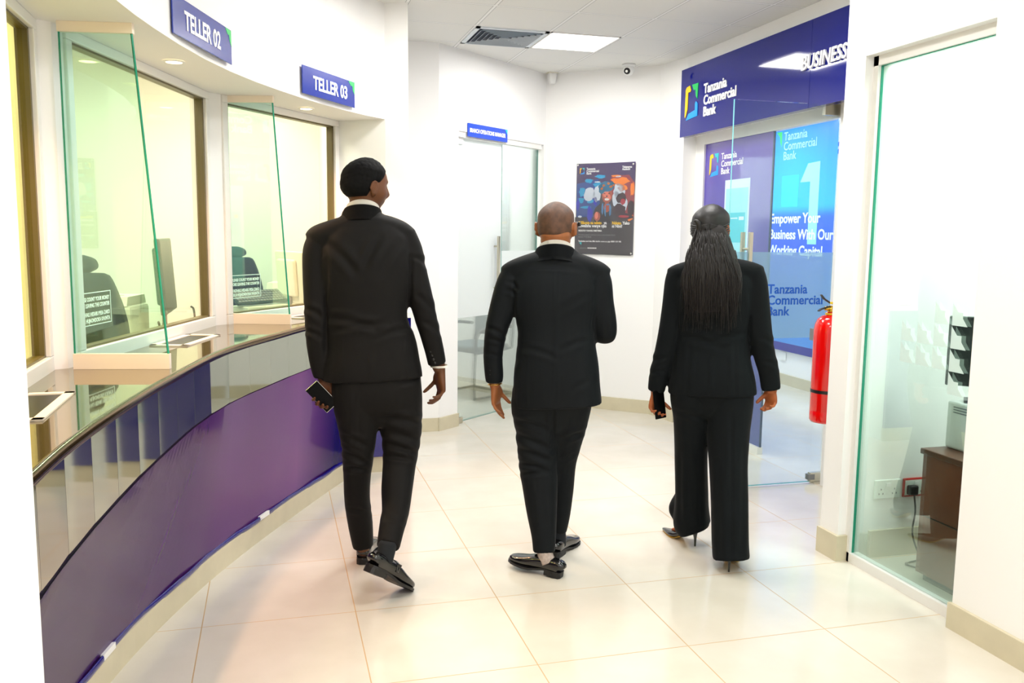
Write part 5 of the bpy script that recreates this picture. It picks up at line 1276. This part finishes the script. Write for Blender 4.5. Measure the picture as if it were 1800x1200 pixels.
# side bands drawn back into the half tie
def on_head(az_, z, off): # az from the back, + to the right
    a = math.radians(az_); d = Vector((math.sin(a), -math.cos(a), 0)); zz = z/.116; s = math.sqrt(max(0, 1-zz*zz)); D = np.array([[d.x*s, d.y*s, zz]])
    p = Vector(head_pts(D, 1.02)[0]); nrm = Vector((D[0][0]/.076, D[0][1]/.096, D[0][2]/.116)).normalized(); return MH3 @ (p+nrm*off)
for s in (-1, 1):
    for q in range(5):
        bm = B(); pts = []
        for j in range(12):
            f = j/11; pts.append(tuple(on_head(10*(1 if s > 0 else f)+s*((80 if s > 0 else 56)-f*((80 if s > 0 else 56)+(-16 if s > 0 else 16)))-(14 if s < 0 else -2)*0, .034-.012*q+(-.006+.0085*q)*f-.014*math.sin(f*PI), .0125+.003*math.sin(f*PI)))+(.0050, .0036))
        loft(bm, pts, n=8, exp=2, hint=(0, 0, 1)); obj('hair_band_strand', bm, M_caphair, p3, True)
bm = B(); c = on_head(-6, .030, .018); loft(bm, [(c.x-.016, c.y, c.z+.012, .007, .008), (c.x, c.y-.004, c.z+.002, .011, .010), (c.x+.006, c.y-.003, c.z-.022, .013, .009), (c.x+.008, c.y+.002, c.z-.06, .016, .008), (c.x+.010, c.y+.002, c.z-.12, .014, .005)], n=14, sub=4); obj('hair_knot', bm, M_caphair, p3, True)
# pumps
def pump(parent, M):
    b = B(); loft(b, [(0, 0, .085, .018, .020), (0, .008, .088, .024, .026), (0, .04, .078, .026, .022), (0, .08, .052, .029, .016), (0, .12, .027, .036, .015), (0, .15, .020, .039, .017), (0, .18, .017, .034, .015), (0, .215, .015, .022, .011), (0, .245, .013, .010, .008), (0, .256, .012, .003, .004)], n=26, exp=2.3, sub=3, M=M)
    o = obj('pump_shoe', b, M_leather, parent, True)
    b = B(); loft(b, [(0, .0, .072, .018, .006), (0, .04, .057, .020, .003), (0, .08, .035, .022, .003), (0, .12, .010, .030, .003), (0, .15, .003, .036, .003), (0, .20, .003, .024, .003), (0, .25, .003, .005, .002)], n=16, exp=2.5, sub=3, M=M); obj('sole', b, pbr('tan_sole', (205, 165, 60), .4), o, True)
    b = B(); loft(b, [(0, .004, .080, .018, .020), (0, .002, .060, .009, .012), (0, 0, .030, .0055, .0065), (0, 0, 0, .0045, .005)], n=14, exp=2.2, sub=3, M=M); obj('heel', b, M_leather, o, True)
pump(p3, mat_shoe((-.045, .108, 0), math.radians(-42)))
pump(p3, mat_shoe((.116, -.195, 0), math.radians(6)))
px_ = Vector((.45, -.89, 0)).normalized()
# phone in the woman's left hand
a_y = Vector((-.13, -.02, .99)).normalized(); a_n = Vector((.60, -.80, 0)); a_n = (a_n-a_y*a_n.dot(a_y)).normalized(); a_x = a_y.cross(a_n)
MQ = Matrix(((a_x.x, a_y.x, a_n.x, -.236), (a_x.y, a_y.y, a_n.y, -.028), (a_x.z, a_y.z, a_n.z, .738), (0, 0, 0, 1)))
phone('dark phone held upright in the left hand of the long haired woman', Matrix.Translation((2.0, 3.68, 0)) @ Matrix.Rotation(-.4978, 4, 'Z') @ MQ, .060, .140, rim=M_scr)
